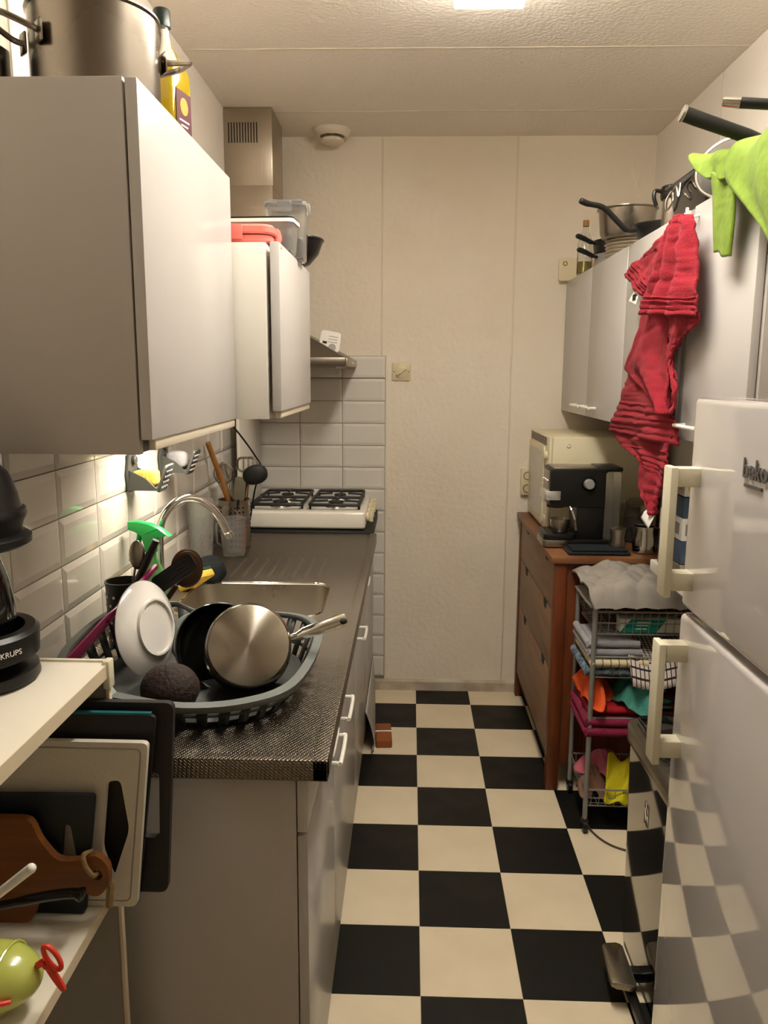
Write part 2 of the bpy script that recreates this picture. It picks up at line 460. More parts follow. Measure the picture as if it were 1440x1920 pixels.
# dial switch and socket
t = thing('dial_switch', 'square beige rotary switch on the end wall', 'switch', (-.045, YB, 1.558))
obj('plate', MB().box(-.043, .043, -.010, 0, -.041, .041, .004), 'switch', t)
obj('dial', MB().lathe([(0, 0), (.029, 0), (.029, .004), (.024, .006), (0, .006)], 32, M.Translation((0, -.010, 0)) @ M.Rotation(PI/2, 4, 'X')), 'switch', t)
obj('knob', MB().box(-.027, .027, -.026, -.014, -.005, .005, .002, mx=M.Rotation(math.radians(-35), 4, 'Y')), 'switch', t)
for x in (-.034, .034): obj('screw', MB().cyl((x, -.0105, 0), .003, .0025, 'Y', 10), 'switch_dark', t)
t = thing('wall_socket', 'cream double wall socket half hidden behind the microwave', 'socket', (.553, YB, 1.05))
obj('plate', MB().box(-.03, .03, -.030, 0, -.062, .062, .005), 'switch', t)
for z in (-.03, .03): obj('outlet', MB().lathe([(.017, 0), (.02, 0), (.02, .002), (.017, .002), (.016, -.002), (0, -.002)], 24, M.Translation((0, -.031, z)) @ M.Rotation(PI/2, 4, 'X')), 'switch_dark', t)
# ================================================================ left wall cabinets
t = thing('wall_cabinet', 'large white wall cabinet carrying the steel stockpot', 'cabinet', (XL, 1.22, 1.423))
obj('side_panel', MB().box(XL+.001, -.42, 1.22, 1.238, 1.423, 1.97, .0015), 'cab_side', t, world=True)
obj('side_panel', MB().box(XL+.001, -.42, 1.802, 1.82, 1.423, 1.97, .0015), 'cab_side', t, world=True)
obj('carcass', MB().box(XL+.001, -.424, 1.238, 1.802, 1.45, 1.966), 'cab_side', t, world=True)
obj('valance', MB().box(-.442, -.426, 1.238, 1.802, 1.424, 1.45), 'cab_grey', t, world=True)
dd = obj('door', MB().box(-.417, -.399, 1.22, 1.818, 1.446, 1.968, .0015), 'cab', t, world=True)
obj('grip_strip', MB().box(-.414, -.402, 1.245, 1.818, 1.428, 1.446, .002), 'cab_edge', dd, world=True)
t = thing('wall_cabinet', 'smaller white wall cabinet carrying coral and clear food boxes', 'cabinet', (XL, 1.832, 1.44))
obj('carcass', MB().box(XL+.001, -.327, 1.832, 2.372, 1.444, 1.836, .0015), 'cab_lit', t, world=True)
dd = obj('door', MB().box(-.318, -.296, 1.836, 2.372, 1.462, 1.838, .003), 'cab', t, world=True)
obj('grip_strip', MB().box(-.314, -.300, 1.85, 2.372, 1.446, 1.462, .002), 'cab_edge', dd, world=True)
obj('hinge_cap', MB().cyl((-.297, 1.862, 1.828), .004, .002, 'X', 14), 'cab_grey', dd, world=True)
# lamp under the cabinets
t = thing('under_cabinet_lamp', 'slim strip lamp hidden below the wall cabinets', 'lamp', (-.59, 2.1, 1.443))
obj('housing', MB().box(-.62, -.56, 1.90, 2.30, 1.428, 1.4435, .003), 'white', t, world=True)
mat('strip_glow', '#ffffff', .5)
_b = MATS['strip_glow'].node_tree.nodes['Principled BSDF'].inputs
_b['Emission Color'].default_value = (1, .9, .74, 1); _b['Emission Strength'].default_value = 3.
obj('tube', MB().box(-.61, -.57, 1.91, 2.29, 1.425, 1.428), 'strip_glow', t, world=True)
al = bpy.data.lights.new('strip_light', 'AREA'); al.shape = 'RECTANGLE'; al.size = .04; al.size_y = .38; al.energy = UNDER_POWER; al.color = (1, .88, .72); al.spread = math.radians(140)
ao = bpy.data.objects.new('strip_light', al); COL.objects.link(ao); ao.parent = t; ao.location = (0, 0, -.0195); ao.rotation_euler = (0, math.radians(8), 0)
# ================================================================ base cabinets
CY0, CY1 = 1.27, 3.72
units = [('white base cabinet nearest, with a drawer above its door', 1.27, 1.75, True), ('white base cabinet below the sink', 1.752, 2.448, False), ('white base cabinet below the hob end of the worktop', 2.45, 3.72, True)]
def dhandle(parent, y0, y1, z, x=-.172):
    p = [(x, y0, z), (x+.022, y0, z), (x+.03, y0+.006, z), (x+.03, y1-.006, z), (x+.022, y1, z), (x, y1, z)]
    obj('handle', MB().tube(smooth(p, 4), .0048, 8), 'hwhite', parent, world=True)
for i, (lb, y0, y1, dr) in enumerate(units):
    t = thing('base_cabinet', lb, 'cabinet', (XL, y0, .0))
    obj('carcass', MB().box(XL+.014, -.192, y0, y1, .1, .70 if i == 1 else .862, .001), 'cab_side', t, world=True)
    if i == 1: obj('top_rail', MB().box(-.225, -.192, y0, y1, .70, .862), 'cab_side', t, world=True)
    obj('plinth', MB().box(XL+.014, -.225, y0, y1, 0, .1), 'cab_grey', t, world=True)
    zt = .749 if dr else .862
    ds = [(y0, y1)] if i < 2 else [(2.45, 3.06), (3.062, 3.72)]
    for k, (a, b) in enumerate(ds):
        d = obj('door', MB().box(-.19, -.172, a+.001, b-.001, .1, zt, .0015), 'cab', t, world=True)
        hy = {0: (1.59, 1.725), 1: (1.83, 1.965), 2: (2.50, 2.62)}[i] if k == 0 else None
        if hy: dhandle(d, hy[0], hy[1], {0: .722, 1: .715, 2: .69}[i])
        if dr:
            d = obj('drawer', MB().box(-.19, -.172, a+.001, b-.001, .756, .862, .0015), 'cab', t, world=True)
            if i == 0: dhandle(d, 1.40, 1.52, .835)
            elif k == 0: dhandle(d, 2.66, 2.78, .826)
# bent kickboard and wooden block
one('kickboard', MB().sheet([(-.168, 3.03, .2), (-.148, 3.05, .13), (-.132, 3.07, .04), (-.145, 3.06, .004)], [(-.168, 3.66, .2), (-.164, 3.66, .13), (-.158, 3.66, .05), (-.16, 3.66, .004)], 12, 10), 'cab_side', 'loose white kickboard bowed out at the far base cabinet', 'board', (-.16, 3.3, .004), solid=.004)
t = thing('wood_block', 'small brown wooden block on the floor by the base cabinets', 'block', (-.10, 3.2, 0), (0, 0, .06))
obj('block', MB().box(-.034, .034, -.085, .085, 0, .035, .006), 'wood_block', t)
obj('band', MB().box(-.0348, .0348, .0, .012, -.0, .0358, .002), 'white', t)
# ================================================================ worktop with sink
t = thing('worktop', 'patterned stainless steel worktop with sink bowl', 'worktop', (XL, 1.25, .865))
WX0, WX1, WY0, WY1 = XL+.012, -.136, 1.25, 3.19
SX0, SX1, SY0, SY1 = -.655, -.238, 2.06, 2.412
hole = rrect(SX0, SX1, SY0, SY1, .06, 6)
m = MB(); cx, cy = (SX0+SX1)/2, (SY0+SY1)/2; zt = .9
def outer(p):
    d = (p[0]-cx, p[1]-cy); s = 1e9
    for q, lo, hi in ((0, WX0-cx, WX1-cx), (1, WY0-cy, WY1-cy)):
        if d[q] > 1e-9: s = min(s, hi/d[q])
        if d[q] < -1e-9: s = min(s, lo/d[q])
    return [cx+d[0]*s, cy+d[1]*s]
# quads strips: left, right, and end areas around a rectangular frame, rounded corners filled
n = len(hole)
fx0, fx1, fy0, fy1 = SX0-.0, SX1+.0, SY0-.0, SY1+.0
vh = [m.bm.verts.new((x, y, zt)) for x, y in hole]
cor = {}
for nm, (x, y) in {'ne': (WX1, WY1), 'nw': (WX0, WY1), 'sw': (WX0, WY0), 'se': (WX1, WY0)}.items(): cor[nm] = m.bm.verts.new((x, y, zt))
q = n//4
for nm, s0 in (('ne', 0), ('nw', q), ('sw', 2*q), ('se', 3*q)):
    for k in range(q-1): m.bm.faces.new((cor[nm], vh[s0+k+1], vh[s0+k]))
for a, b, i0 in (('ne', 'nw', q-1), ('nw', 'sw', 2*q-1), ('sw', 'se', 3*q-1), ('se', 'ne', 4*q-1)):
    m.bm.faces.new((cor[a], cor[b], vh[(i0+1) % n], vh[i0]))
# apron
lowv = {k: m.bm.verts.new((v.co.x, v.co.y, .866)) for k, v in cor.items()}
for a, b in (('ne', 'nw'), ('nw', 'sw'), ('sw', 'se'), ('se', 'ne')): m.bm.faces.new((cor[a], lowv[a], lowv[b], cor[b]))
obj('top', m, 'linen', t, world=True)
m = MB().box(-.160, -.1335, 1.2465, 3.19, .866, .9045, .002).box(WX0, -.1335, 1.2465, 1.270, .8662, .9043, .002)
obj('raised_rim', m, 'linen', t, world=True)
obj('rear_upstand', MB().prism([(XL+.009, .9), (XL+.022, .9), (XL+.014, .905), (XL+.012, .925), (XL+.009, .925)], 'Y', 1.25, 3.19), 'linen', t, world=True)
m = MB(); lv = [(0, .9), (.004, .896), (.012, .80), (.03, .765), (.06, .752)]
prev = None
for ins, z in lv:
    pts = rrect(SX0+ins, SX1-ins, SY0+ins, SY1-ins, max(.02, .06-ins*.4), 6); rg = [m.bm.verts.new((x, y, z)) for x, y in pts]
    if prev:
        for k in range(n): m.bm.faces.new((prev[k], prev[(k+1) % n], rg[(k+1) % n], rg[k]))
    prev = rg
m.bm.faces.new(prev)
bowl = obj('sink_bowl', m, 'steel', t, world=True, recalc=False)
obj('bowl_rim', MB().tube([(x, y, .9003) for x, y in hole], .0028, 6, True), 'chrome', bowl, world=True)
obj('drain', MB().lathe([(0, .003), (.02, .003), (.024, .006), (.035, .006), (.038, 0)], 28, M.Translation((-.44, 2.24, .752))), 'chrome', bowl, world=True)
m = MB()
for k in range(9):
    x = -.625+k*.041
    m.superq((x, 2.605, .9), (.011, .148, .0035), .8, .5, 12, 8)
obj('drain_ridges', m, 'linen', t, world=True, kind='stuff')
m = MB()
for k in range(5): m.superq((-.60+k*.05, 1.86, .9), (.012, .15, .0035), .8, .5, 12, 8)
obj('drain_ridges', m, 'linen', t, world=True, kind='stuff')
# ================================================================ hob on its black board
one('hob_board', MB().box(XL+.012, -.152, 3.195, 3.745, .863, .908, .003), 'black_matte', 'black board under the white gas hob', 'board', (-.45, 3.4, .863))
t = thing('gas_hob', 'white four-burner gas hob with its lid folded up', 'hob', (-.42, 3.42, .909))
hx0, hx1, hy0, hy1 = -.672, -.182, 3.225, 3.705
obj('body', MB().box(hx0, hx1, hy0, hy1, .912, .985, .012, 3), 'enamel', t, world=True)
for sx in (hx0+.05, hx1-.05):
    for sy in (hy0+.05, hy1-.05): obj('foot', MB().cyl((sx, sy, .9085), .012, .005), 'black_plastic', t, world=True)
lid = obj('lid', MB().box(-.712, -.698, hy0+.01, hy1-.005, .985, 1.43, .004), 'enamel', t, world=True)
for y in (3.3, 3.62): obj('hinge', MB().cyl((-.686, y, .99), .008, .05, 'Y', 12), 'steel', t, world=True)
for bx, w in ((-.555, .0), (-.315, .0)):
    g = MB(); z = 1.008; gx0, gx1, gy0, gy1 = bx-.103, bx+.103, 3.262, 3.672
    def bar(p, q_, r=.007): g.tube([p, q_], r, 6)
    loop = rrect(gx0, gx1, gy0, gy1, .012, 2)
    g.tube([(x, y, z) for x, y in loop], .0075, 6, True)
    bar((gx0, (gy0+gy1)/2, z), (gx1, (gy0+gy1)/2, z))
    for fy in (3.362, 3.572):
        for dx_, dy_ in ((1, 0), (-1, 0)): bar((bx+dx_*.1, fy, z), (bx+dx_*.035, fy, z+.004), .005)
        for dy_ in (1, -1): bar((bx, fy+dy_*.1, z), (bx, fy+dy_*.035, z+.004), .005)
    for x in (gx0, gx1):
        for y in (gy0+.03, gy1-.03): bar((x, y, z), (x, y, .984), .005)
    obj('pan_support', g, 'iron', t, world=True)
    for fy in (3.362, 3.572):
        rr = .034 if fy < 3.4 else .028
        b = obj('burner', MB().lathe([(0, 0), (rr+.012, 0), (rr+.01, .006), (rr, .008), (rr, .018), (0, .018)], 28, M.Translation((bx, fy, .985))), 'steel', t, world=True)
        obj('burner_cap', MB().lathe([(0, .018), (rr-.002, .018), (rr, .021), (rr-.004, .025), (0, .026)], 28, M.Translation((bx, fy, .985))), 'iron', b, world=True)
for y in (3.29, 3.40, 3.53, 3.64):
    k = obj('knob', MB().cyl((-.182, y, .955), .020, .014, 'X', 20, bev=.003), 'beige', t, world=True)
    obj('knob_grip', MB().box(-.169, -.152, y-.006, y+.006, .934, .976, .003), 'beige', k, world=True)
# ================================================================ cooker hood
t = thing('cooker_hood', 'stainless steel chimney cooker hood above the hob', 'hood', (-.6, 3.5, 1.57))
obj('chimney', MB().box(XL+.001, -.5635, 3.3515, 3.6085, 1.70, 2.30, .001), 'hood', t, world=True)
ch = obj('chimney_cover', MB().box(XL+.0005, -.562, 3.35, 3.61, 2.29, H-.002, .002), 'hood', t, world=True)
for k in range(11): obj('vent_slot', MB().box(-.737+k*.0112, -.7325+k*.0112, 3.3492, 3.3512, 2.452, 2.528), 'dark', ch, world=True)
hv = [(-.752, 1.60), (-.30, 1.60), (-.575, 1.735), (-.752, 1.735)]
m = MB()
lo = [(XL+.002, 3.20), (-.262, 3.20), (-.262, 3.75), (XL+.002, 3.75)]; hi = [(XL+.002, 3.30), (-.56, 3.34), (-.56, 3.62), (XL+.002, 3.66)]
A = [m.bm.verts.new((x, y, 1.612)) for x, y in lo]; B = [m.bm.verts.new((x, y, 1.775)) for x, y in hi]
m.bm.faces.new(A[::-1]); m.bm.faces.new(B)
for k in range(4): m.bm.faces.new((A[k], A[(k+1) % 4], B[(k+1) % 4], B[k]))
obj('canopy', m, 'hood_low', t, world=True)
obj('canopy_rim', MB().box(XL+.001, -.26, 3.198, 3.752, 1.576, 1.612, .003), 'hood_low', t, world=True)
cp = obj('control_panel', MB().box(-.26, -.252, 3.20, 3.75, 1.578, 1.61, .002), 'steel_b', t, world=True)
obj('slider', MB().box(-.2525, -.249, 3.44, 3.54, 1.590, 1.596, .001), 'white', cp, world=True)
obj('grease_filter', MB().box(-.72, -.30, 3.24, 3.71, 1.570, 1.577), 'steel_b', t, world=True)
t = thing('blister_pack', 'small white packet standing on the cooker hood', 'packet', (-.36, 3.36, 1.66), mx=frame((-.342, 3.36, 1.648), (1, .1, -.16), (.1, .25, 1)))
obj('card', MB().prism(rrect(-.042, .042, -.01, .075, .012, 4), 'Z', -.004, .004), 'paper', t)
for k in range(3): obj('print_line', MB().box(-.008, .03, .052-k*.012, .055-k*.012, .0042, .0048), 'cab_grey', t)
obj('print_disc', MB().lathe([(0, 0), (.016, 0), (.016, .0012), (0, .0012)], 20, M.Translation((.012, .008, .004))), 'cab_grey', t)
obj('print_block', MB().box(-.03, -.012, .02, .03, .0042, .0048), 'dark', t)
# ================================================================ more helpers
def loft(m, loops, cap=True, mx=None):
    R_ = [[m.bm.verts.new(p) for p in lp] for lp in loops]; n_ = len(R_[0])
    for A_, B_ in zip(R_, R_[1:]):
        for k in range(n_): m.bm.faces.new((A_[k], A_[(k+1) % n_], B_[(k+1) % n_], B_[k]))
    if cap: m.bm.faces.new(R_[0][::-1]); m.bm.faces.new(R_[-1])
    m._xf([v for r in R_ for v in r], mx); return m
def ringz(x0, x1, y0, y1, r, z, n=4): return [(x, y, z) for x, y in rrect(x0, x1, y0, y1, r, n)]
def T3(*p): return M.Translation(V(p))
# ================================================================ on the large wall cabinet
t = thing('stockpot', 'large stainless steel stockpot with two loop handles on the near wall cabinet', 'pot', (-.514, 1.372, 1.971))
obj('body', MB().lathe([(0, 0), (.094, 0), (.1, .004), (.1, .131), (.1035, .134), (.1035, .137), (.1, .138), (.0975, .134), (.0975, .006), (0, .005)], 56), 'steel_pot', t)
for a in (-136, 40):
    r = math.radians(a); mx = M.Rotation(r, 4, 'Z')
    h_ = obj('handle', MB().tube(smooth([(.099, -.034, .082), (.118, -.036, .086), (.152, -.022, .098), (.156, 0, .1), (.152, .022, .098), (.118, .036, .086), (.099, .034, .082)], 5), .0048, 8, mx=mx), 'steel_pot', t)
    for s in (-1, 1): obj('rivet_plate', MB().box(.0985, .1025, s*.034-.013, s*.034+.013, .066, .098, .003, mx=mx), 'steel_pot', h_)
t = thing('storage_jar', 'tall glass jar of dark brown beans beside the stockpot', 'jar', (-.69, 1.33, 1.971))
obj('glass', MB().lathe([(0, 0), (.05, 0), (.055, .006), (.055, .15), (.045, .175), (.045, .19), (.042, .19), (.042, .175), (.0525, .15), (.0525, .006), (0, .004)], 36), 'glass', t)
obj('contents', MB().lathe([(0, .006), (.051, .008), (.051, .075), (.03, .09), (0, .092)], 30), 'jar_dark', t)
obj('lid', MB().lathe([(0, .189), (.048, .189), (.05, .193), (.05, .208), (.046, .211), (0, .211)], 36), 'steel', t)
t = thing('oil_bottle', 'clear bottle of yellow oil with a dark cap and red label', 'bottle', (-.487, 1.655, 1.971), (0, 0, -.2))
def sq(a, b, r, z): return ringz(-a, a, -b, b, r, z)
obj('glass', loft(MB(), [sq(.036, .036, .008, 0), sq(.039, .039, .01, .004), sq(.039, .039, .01, .15), sq(.033, .033, .02, .172), sq(.019, .019, .015, .195), sq(.0135, .0135, .0125, .215), sq(.0125, .0125, .0118, .24)]), 'glass', t)
obj('oil', loft(MB(), [sq(.035, .035, .008, .004), sq(.0368, .0368, .009, .007), sq(.0368, .0368, .009, .15), sq(.034, .034, .018, .163)]), 'oil', t)
cp = obj('cap', MB().lathe([(0, .233), (.0165, .233), (.0165, .262), (.0145, .265), (0, .265)], 24), 'dgreen', t)
lb = obj('label', MB().box(.0392, .0402, -.03, .03, .012, .115), 'label_red', t)
obj('emblem', MB().lathe([(0, 0), (.016, 0), (.016, .0006), (0, .0006)], 20, T3(.0402, 0, .088) @ M.Rotation(PI/2, 4, 'Y')), 'orange', lb)
for k, w_ in enumerate((.02, .014, .008, .016, .018)): obj('print_line', MB().box(.0402, .0407, -w_, w_, .06-k*.009-(.008 if k > 2 else 0), .063-k*.009-(.008 if k > 2 else 0)), 'paper', lb)
# ================================================================ on the smaller wall cabinet
t = thing('lunch_box', 'flat coral lunch box with clip lid on the second wall cabinet', 'food box', (-.40, 1.925, 1.839))
m = loft(MB(), [ringz(-.078, .078, -.07, .07, .025, 0), ringz(-.082, .082, -.074, .074, .028, .004), ringz(-.082, .082, -.074, .074, .028, .016)])
obj('base', m, 'coral', t)
ld = obj('lid', loft(MB(), [ringz(-.085, .085, -.077, .077, .03, .0185), ringz(-.088, .088, -.08, .08, .03, .022), ringz(-.088, .088, -.08, .08, .03, .034), ringz(-.083, .083, -.075, .075, .028, .039)]), 'coral', t)
for x, y, sx, sy in ((.087, 0, .004, .02), (0, -.079, .02, .004), (-.087, 0, .004, .02)): obj('clip', MB().box(x-sx, x+sx, y-sy, y+sy, .006, .038, .002), 'coral', ld)
t = thing('food_box', 'low clear food box with a black and white lid behind the coral box', 'food box', (-.368, 2.05, 1.839), (0, 0, -.06))
obj('box', loft(MB(), [ringz(-.078, .07, -.04, .04, .012, 0), ringz(-.082, .074, -.044, .044, .014, .004), ringz(-.086, .080, -.047, .047, .014, .07), ringz(-.0845, .0785, -.0455, .0455, .013, .07), ringz(-.079, .072, -.042, .042, .013, .006)]), 'clear_pl', t)
l_ = obj('lid', loft(MB(), [ringz(-.089, .083, -.05, .05, .015, .071), ringz(-.089, .083, -.05, .05, .015, .079)]), 'white', t)
obj('seal', loft(MB(), [ringz(-.087, .081, -.048, .048, .015, .0792), ringz(-.087, .081, -.048, .048, .015, .0835)]), 'black_plastic', l_)
t = thing('food_box', 'tall clear food box with translucent lid on the second wall cabinet', 'food box', (-.325, 2.165, 1.839))
obj('box', loft(MB(), [ringz(-.04, .04, -.045, .045, .012, 0), ringz(-.043, .043, -.048, .048, .014, .004), ringz(-.05, .05, -.054, .054, .014, .125), ringz(-.0485, .0485, -.0525, .0525, .013, .125), ringz(-.041, .041, -.046, .046, .013, .006)]), 'clear_pl', t)
l_ = obj('lid', loft(MB(), [ringz(-.054, .054, -.058, .058, .015, .126), ringz(-.054, .054, -.058, .058, .015, .141), ringz(-.05, .05, -.054, .054, .015, .144)]), 'clear_pl', t)
for x, y, sx, sy in ((.0555, 0, .003, .018), (0, -.0595, .018, .003)): obj('clip', MB().box(x-sx, x+sx, y-sy, y+sy, .112, .142, .002), 'clear_pl', l_)
t = thing('wok', 'black bowl-shaped pan overhanging the second wall cabinet', 'pan', (-.352, 2.335, 1.839))
obj('bowl', MB().lathe([(0, 0), (.03, .001), (.062, .015), (.086, .042), (.1, .078), (.103, .079), (.101, .083), (.097, .079), (.083, .046), (.06, .019), (.03, .006), (0, .005)], 44), 'black_plastic', t)
obj('handle', MB().tube(smooth([(-.095, 0, .072), (-.16, 0, .085), (-.24, 0, .1)], 5), [.008]*10+[.009], 8, flat=.6), 'black_plastic', t)
# ================================================================ wall holders with sponges
def wall_holder(loc, label, fill):
    t = thing('wall_holder', label, 'holder', loc)
    obj('back_plate', MB().prism([(-.035, -.05), (.035, -.05), (.044, .0), (.025, .05), (-.025, .05), (-.044, .0)], 'X', 0, .007, .002), 'holder_grey', t)
    obj('tray', MB().box(.007, .085, -.034, .034, -.045, -.037, .002), 'holder_grey', t)
    f = obj('front_plate', MB().prism(rrect(-.034, .034, -.05, .026, .008, 3), 'X', .078, .086, .002, mx=T3(.082, 0, -.045) @ M.Rotation(.35, 4, 'Y') @ T3(-.082, 0, .045)), 'holder_grey', t)
    m = MB()
    for a in range(4):
        for b in range(4): m.cyl((.0862, -.021+a*.014, -.036+b*.015), .0028, .0008, 'X', 8)
    m.xf(T3(.082, 0, -.045) @ M.Rotation(.35, 4, 'Y') @ T3(-.082, 0, .045))
    obj('hole_dots', m, 'white', f, kind='stuff')
    for s in (-1, 1): obj('side_arm', MB().prism([(.005, -.045), (.084, -.045), (.05, -.012), (.005, .01)], 'Y', s*.034-.003, s*.034+.003), 'holder_grey', t)
    obj('fixing_knob', MB().cyl((.007, 0, .032), .012, .01, 'X', 16, bev=.002), 'holder_grey', t)
    return t
wall_holder((XL+.0115, 2.085, 1.287), 'grey wall holder with a yellow sponge above the tap', None)
tag(obj('sponge', MB().box(XL+.022, XL+.085, 2.06, 2.108, 1.252, 1.292, .008, 3), 'sponge'), 'small yellow sponge in the wall holder', 'sponge')
wall_holder((XL+.0115, 2.36, 1.300), 'grey wall holder with a pale scrubber, farther from the camera', None)
tag(obj('scrubber', MB().superq((XL+.056, 2.36, 1.292), (.032, .024, .026), .6, .6, 20, 12), 'grey_cloth'), 'pale grey scrubber in the farther wall holder', 'scrubber')
# ================================================================ tap
t = thing('tap', 'curved chrome kitchen tap arching over the sink', 'tap', (-.684, 2.11, .9))
obj('base', MB().lathe([(0, 0), (.026, 0), (.026, .006), (.019, .012), (.018, .05), (.014, .056), (0, .056)], 28), 'chrome', t)
obj('lever', MB().tube([(.0, .018, .035), (.0, .06, .045), (0, .085, .05)], [.006, .005, .006], 8), 'chrome', t)
sp = obj('spout', MB().tube(smooth([(0, 0, .05), (.0, 0, .17), (.004, .002, .235), (.022, .012, .277), (.055, .033, .306), (.092, .057, .303), (.125, .08, .276), (.148, .1, .236), (.16, .112, .202)], 6), .011, 14), 'chrome', t)
obj('nozzle', MB().lathe([(0, -.001), (.0125, 0), (.0125, .018), (.0095, .021), (0, .021)], 20, aim((.168, .119, .182), (-.008, -.006, .022))), 'chrome', sp)
# ================================================================ by the tap
t = thing('spray_bottle', 'spray bottle with a bright green trigger head by the tap', 'bottle', (-.668, 1.99, .901), (0, 0, -.25))
obj('body', loft(MB(), [ringz(-.038, .038, -.024, .024, .016, 0), ringz(-.041, .041, -.026, .026, .018, .006), ringz(-.041, .041, -.026, .026, .018, .10), ringz(-.03, .03, -.022, .022, .018, .14), ringz(-.014, .014, -.014, .014, .0135, .175), ringz(-.0135, .0135, -.0135, .0135, .0133, .19)]), 'green_pl2', t)
hd = obj('spray_head', MB().prism([(-.06, .268), (-.06, .247), (-.034, .245), (-.016, .236), (-.012, .19), (.014, .19), (.014, .232), (.05, .240), (.06, .236), (.03, .256), (0, .266), (-.03, .27)], 'Y', -.012, .012, .004), 'green_pl', t)
obj('trigger', MB().tube(smooth([(-.03, 0, .245), (-.034, 0, .22), (-.044, 0, .19), (-.06, 0, .162)], 4), .007, 8), 'green_pl', hd)
t = thing('sponge', 'yellow scouring sponge with a dark green pad leaning by the sink', 'sponge', mx=frame((-.648, 2.315, .940), (.75, -.3, .55), (-.35, -.9, .1)))
obj('foam', MB().box(-.05, .05, -.034, .034, .0, .024, .006, 3), 'sponge', t)
obj('scouring_pad', MB().box(-.049, .049, -.033, .033, -.009, .001, .003), 'scour', t)
tag(obj('dishcloth', MB().superq((-.628, 2.425, .9365), (.052, .045, .038), .8, .8, 28, 18, .35, 22, 3), 'dark_cloth'), 'crumpled black cloth beside the sponge at the sink', 'cloth')
tag(obj('glass_vase', MB().lathe([(0, 0), (.03, 0), (.034, .004), (.036, .05), (.043, .17), (.047, .235), (.0455, .235), (.0415, .17), (.0345, .05), (.03, .014), (0, .012)], 40, T3(-.692, 2.575, .901)), 'glass_cut'), 'clear cut-glass vase behind the tap', 'vase')
t = thing('measuring_jug', 'clear plastic measuring jug with red scale by the steel utensil holder', 'jug', (-.632, 2.785, .901))
obj('beaker', MB().lathe([(0, 0), (.037, 0), (.04, .004), (.048, .132), (.0505, .134), (.047, .136), (.0455, .132), (.038, .007), (0, .006)], 40), 'clear_pl', t)
m = MB()
for k in range(9): m.box(.0415+.0055*k/9, .0425+.0062*k/9, -.012 if k % 2 else -.018, .0, .02+.011*k, .022+.011*k)
obj('scale_marks', m, 'red_pl', t, kind='stuff')
obj('grip', MB().tube(smooth([(-.046, 0, .12), (-.062, 0, .11), (-.06, 0, .05), (-.04, 0, .03)], 4), .004, 8), 'clear_pl', t)
t = thing('soap_bottle', 'pinkish clear soap bottle between the vase and the jug', 'bottle', (-.712, 2.71, .901))
obj('body', MB().lathe([(0, 0), (.02, 0), (.022, .004), (.022, .1), (.012, .12), (.01, .135), (0, .135)], 24), 'pink_pl', t)
obj('cap', MB().cyl((0, 0, .135), .011, .018, bev=.002), 'black_plastic', t)
# ================================================================ utensil holder and utensils
UH = (-.662, 2.945, .901)
t = thing('utensil_holder', 'perforated stainless steel utensil holder beside the hob', 'holder', UH)
obj('cylinder', MB().lathe([(0, 0), (.058, 0), (.059, .002), (.059, .172), (.0605, .175), (.0605, .179), (.0575, .179), (.0575, .004), (0, .003)], 48), 'steel', t)
m = MB()
for a in range(24):
    if a % 6 in (4, 5): continue
    for k in range(9):
        m.cyl((.0588, 0, 0), .0042, .0008, 'X', 10)
        vs = m.bm.verts[:]
        n_ = 20+2
        new = vs[-22:] if len(vs) >= 22 else vs
        bmesh.ops.transform(m.bm, matrix=M.Rotation(math.radians(a*15), 4, 'Z') @ T3(0, 0, .02+k*.0165), verts=new)
obj('perforations', m, 'dark', t, kind='stuff')
def P_(dx, dy, z): return V((UH[0]+dx, UH[1]+dy, UH[2]+z))
m = MB().tube([P_(.02, .02, .01), P_(-.03, -.04, .24), P_(-.068, -.10, .40)], [.012, .011, .010], 12)
one('rolling_pin', m, 'wood_pale', 'slim wooden rolling pin standing in the utensil holder', 'rolling pin', P_(.02, .02, .01))
t = thing('strainer', 'small round wire strainer in the utensil holder', 'strainer', P_(.0, .01, .01))
c_ = V((-.028, -.05, .27))
obj('rim', MB().tube([c_+V((.034*math.cos(a*PI/12), .01*math.cos(a*PI/12), .038*math.sin(a*PI/12))) for a in range(24)], .003, 6, True), 'steel', t)
obj('mesh_bowl', MB().superq(c_, (.03, .012, .034), 1, 1, 20, 10), 'smoke_pl', t)
obj('handle', MB().tube([c_+V((.005, 0, -.04)), (.012, -.01, .12), (.015, 0, 0)], .005, 8), 'steel', t)
t = thing('whisk', 'wire whisk behind the strainer in the utensil holder', 'whisk', P_(-.01, .03, .01))
for k in range(4):
    a = k*PI/4; d = V((math.cos(a), math.sin(a), 0)); b0 = V((-.01, -.03, .16)); tp = V((-.03, -.045, .30)); ax_ = (tp-b0)
    obj('wire_loop', MB().tube(smooth([b0, b0+ax_*.5+d*.028, b0+ax_*.85+d*.026, tp+ax_*.08, b0+ax_*.85-d*.026, b0+ax_*.5-d*.028, b0], 5), .0014, 5), 'steel', t)
obj('handle', MB().tube([(0, 0, 0), (-.01, -.03, .165)], [.007, .006], 10), 'steel', t)
t = thing('ladle', 'black ladle with a wide oval head in the utensil holder', 'ladle', P_(.03, .0, .012))
obj('head', MB().superq((0, 0, 0), (.046, .02, .036), .9, 1, 32, 18, mx=T3(.068, -.08, .27) @ M.Rotation(.25, 4, 'Z') @ M.Rotation(-.25, 4, 'Y')), 'black_matte', t)
obj('handle', MB().tube(smooth([(0, 0, 0), (.01, -.02, .13), (.03, -.055, .23), (.05, -.075, .262)], 5), .006, 8, flat=.6), 'black_matte', t)
t = thing('masher', 'grey slotted potato masher behind the black ladle', 'masher', P_(.0, .03, .012))
hx, hz = .052, .30
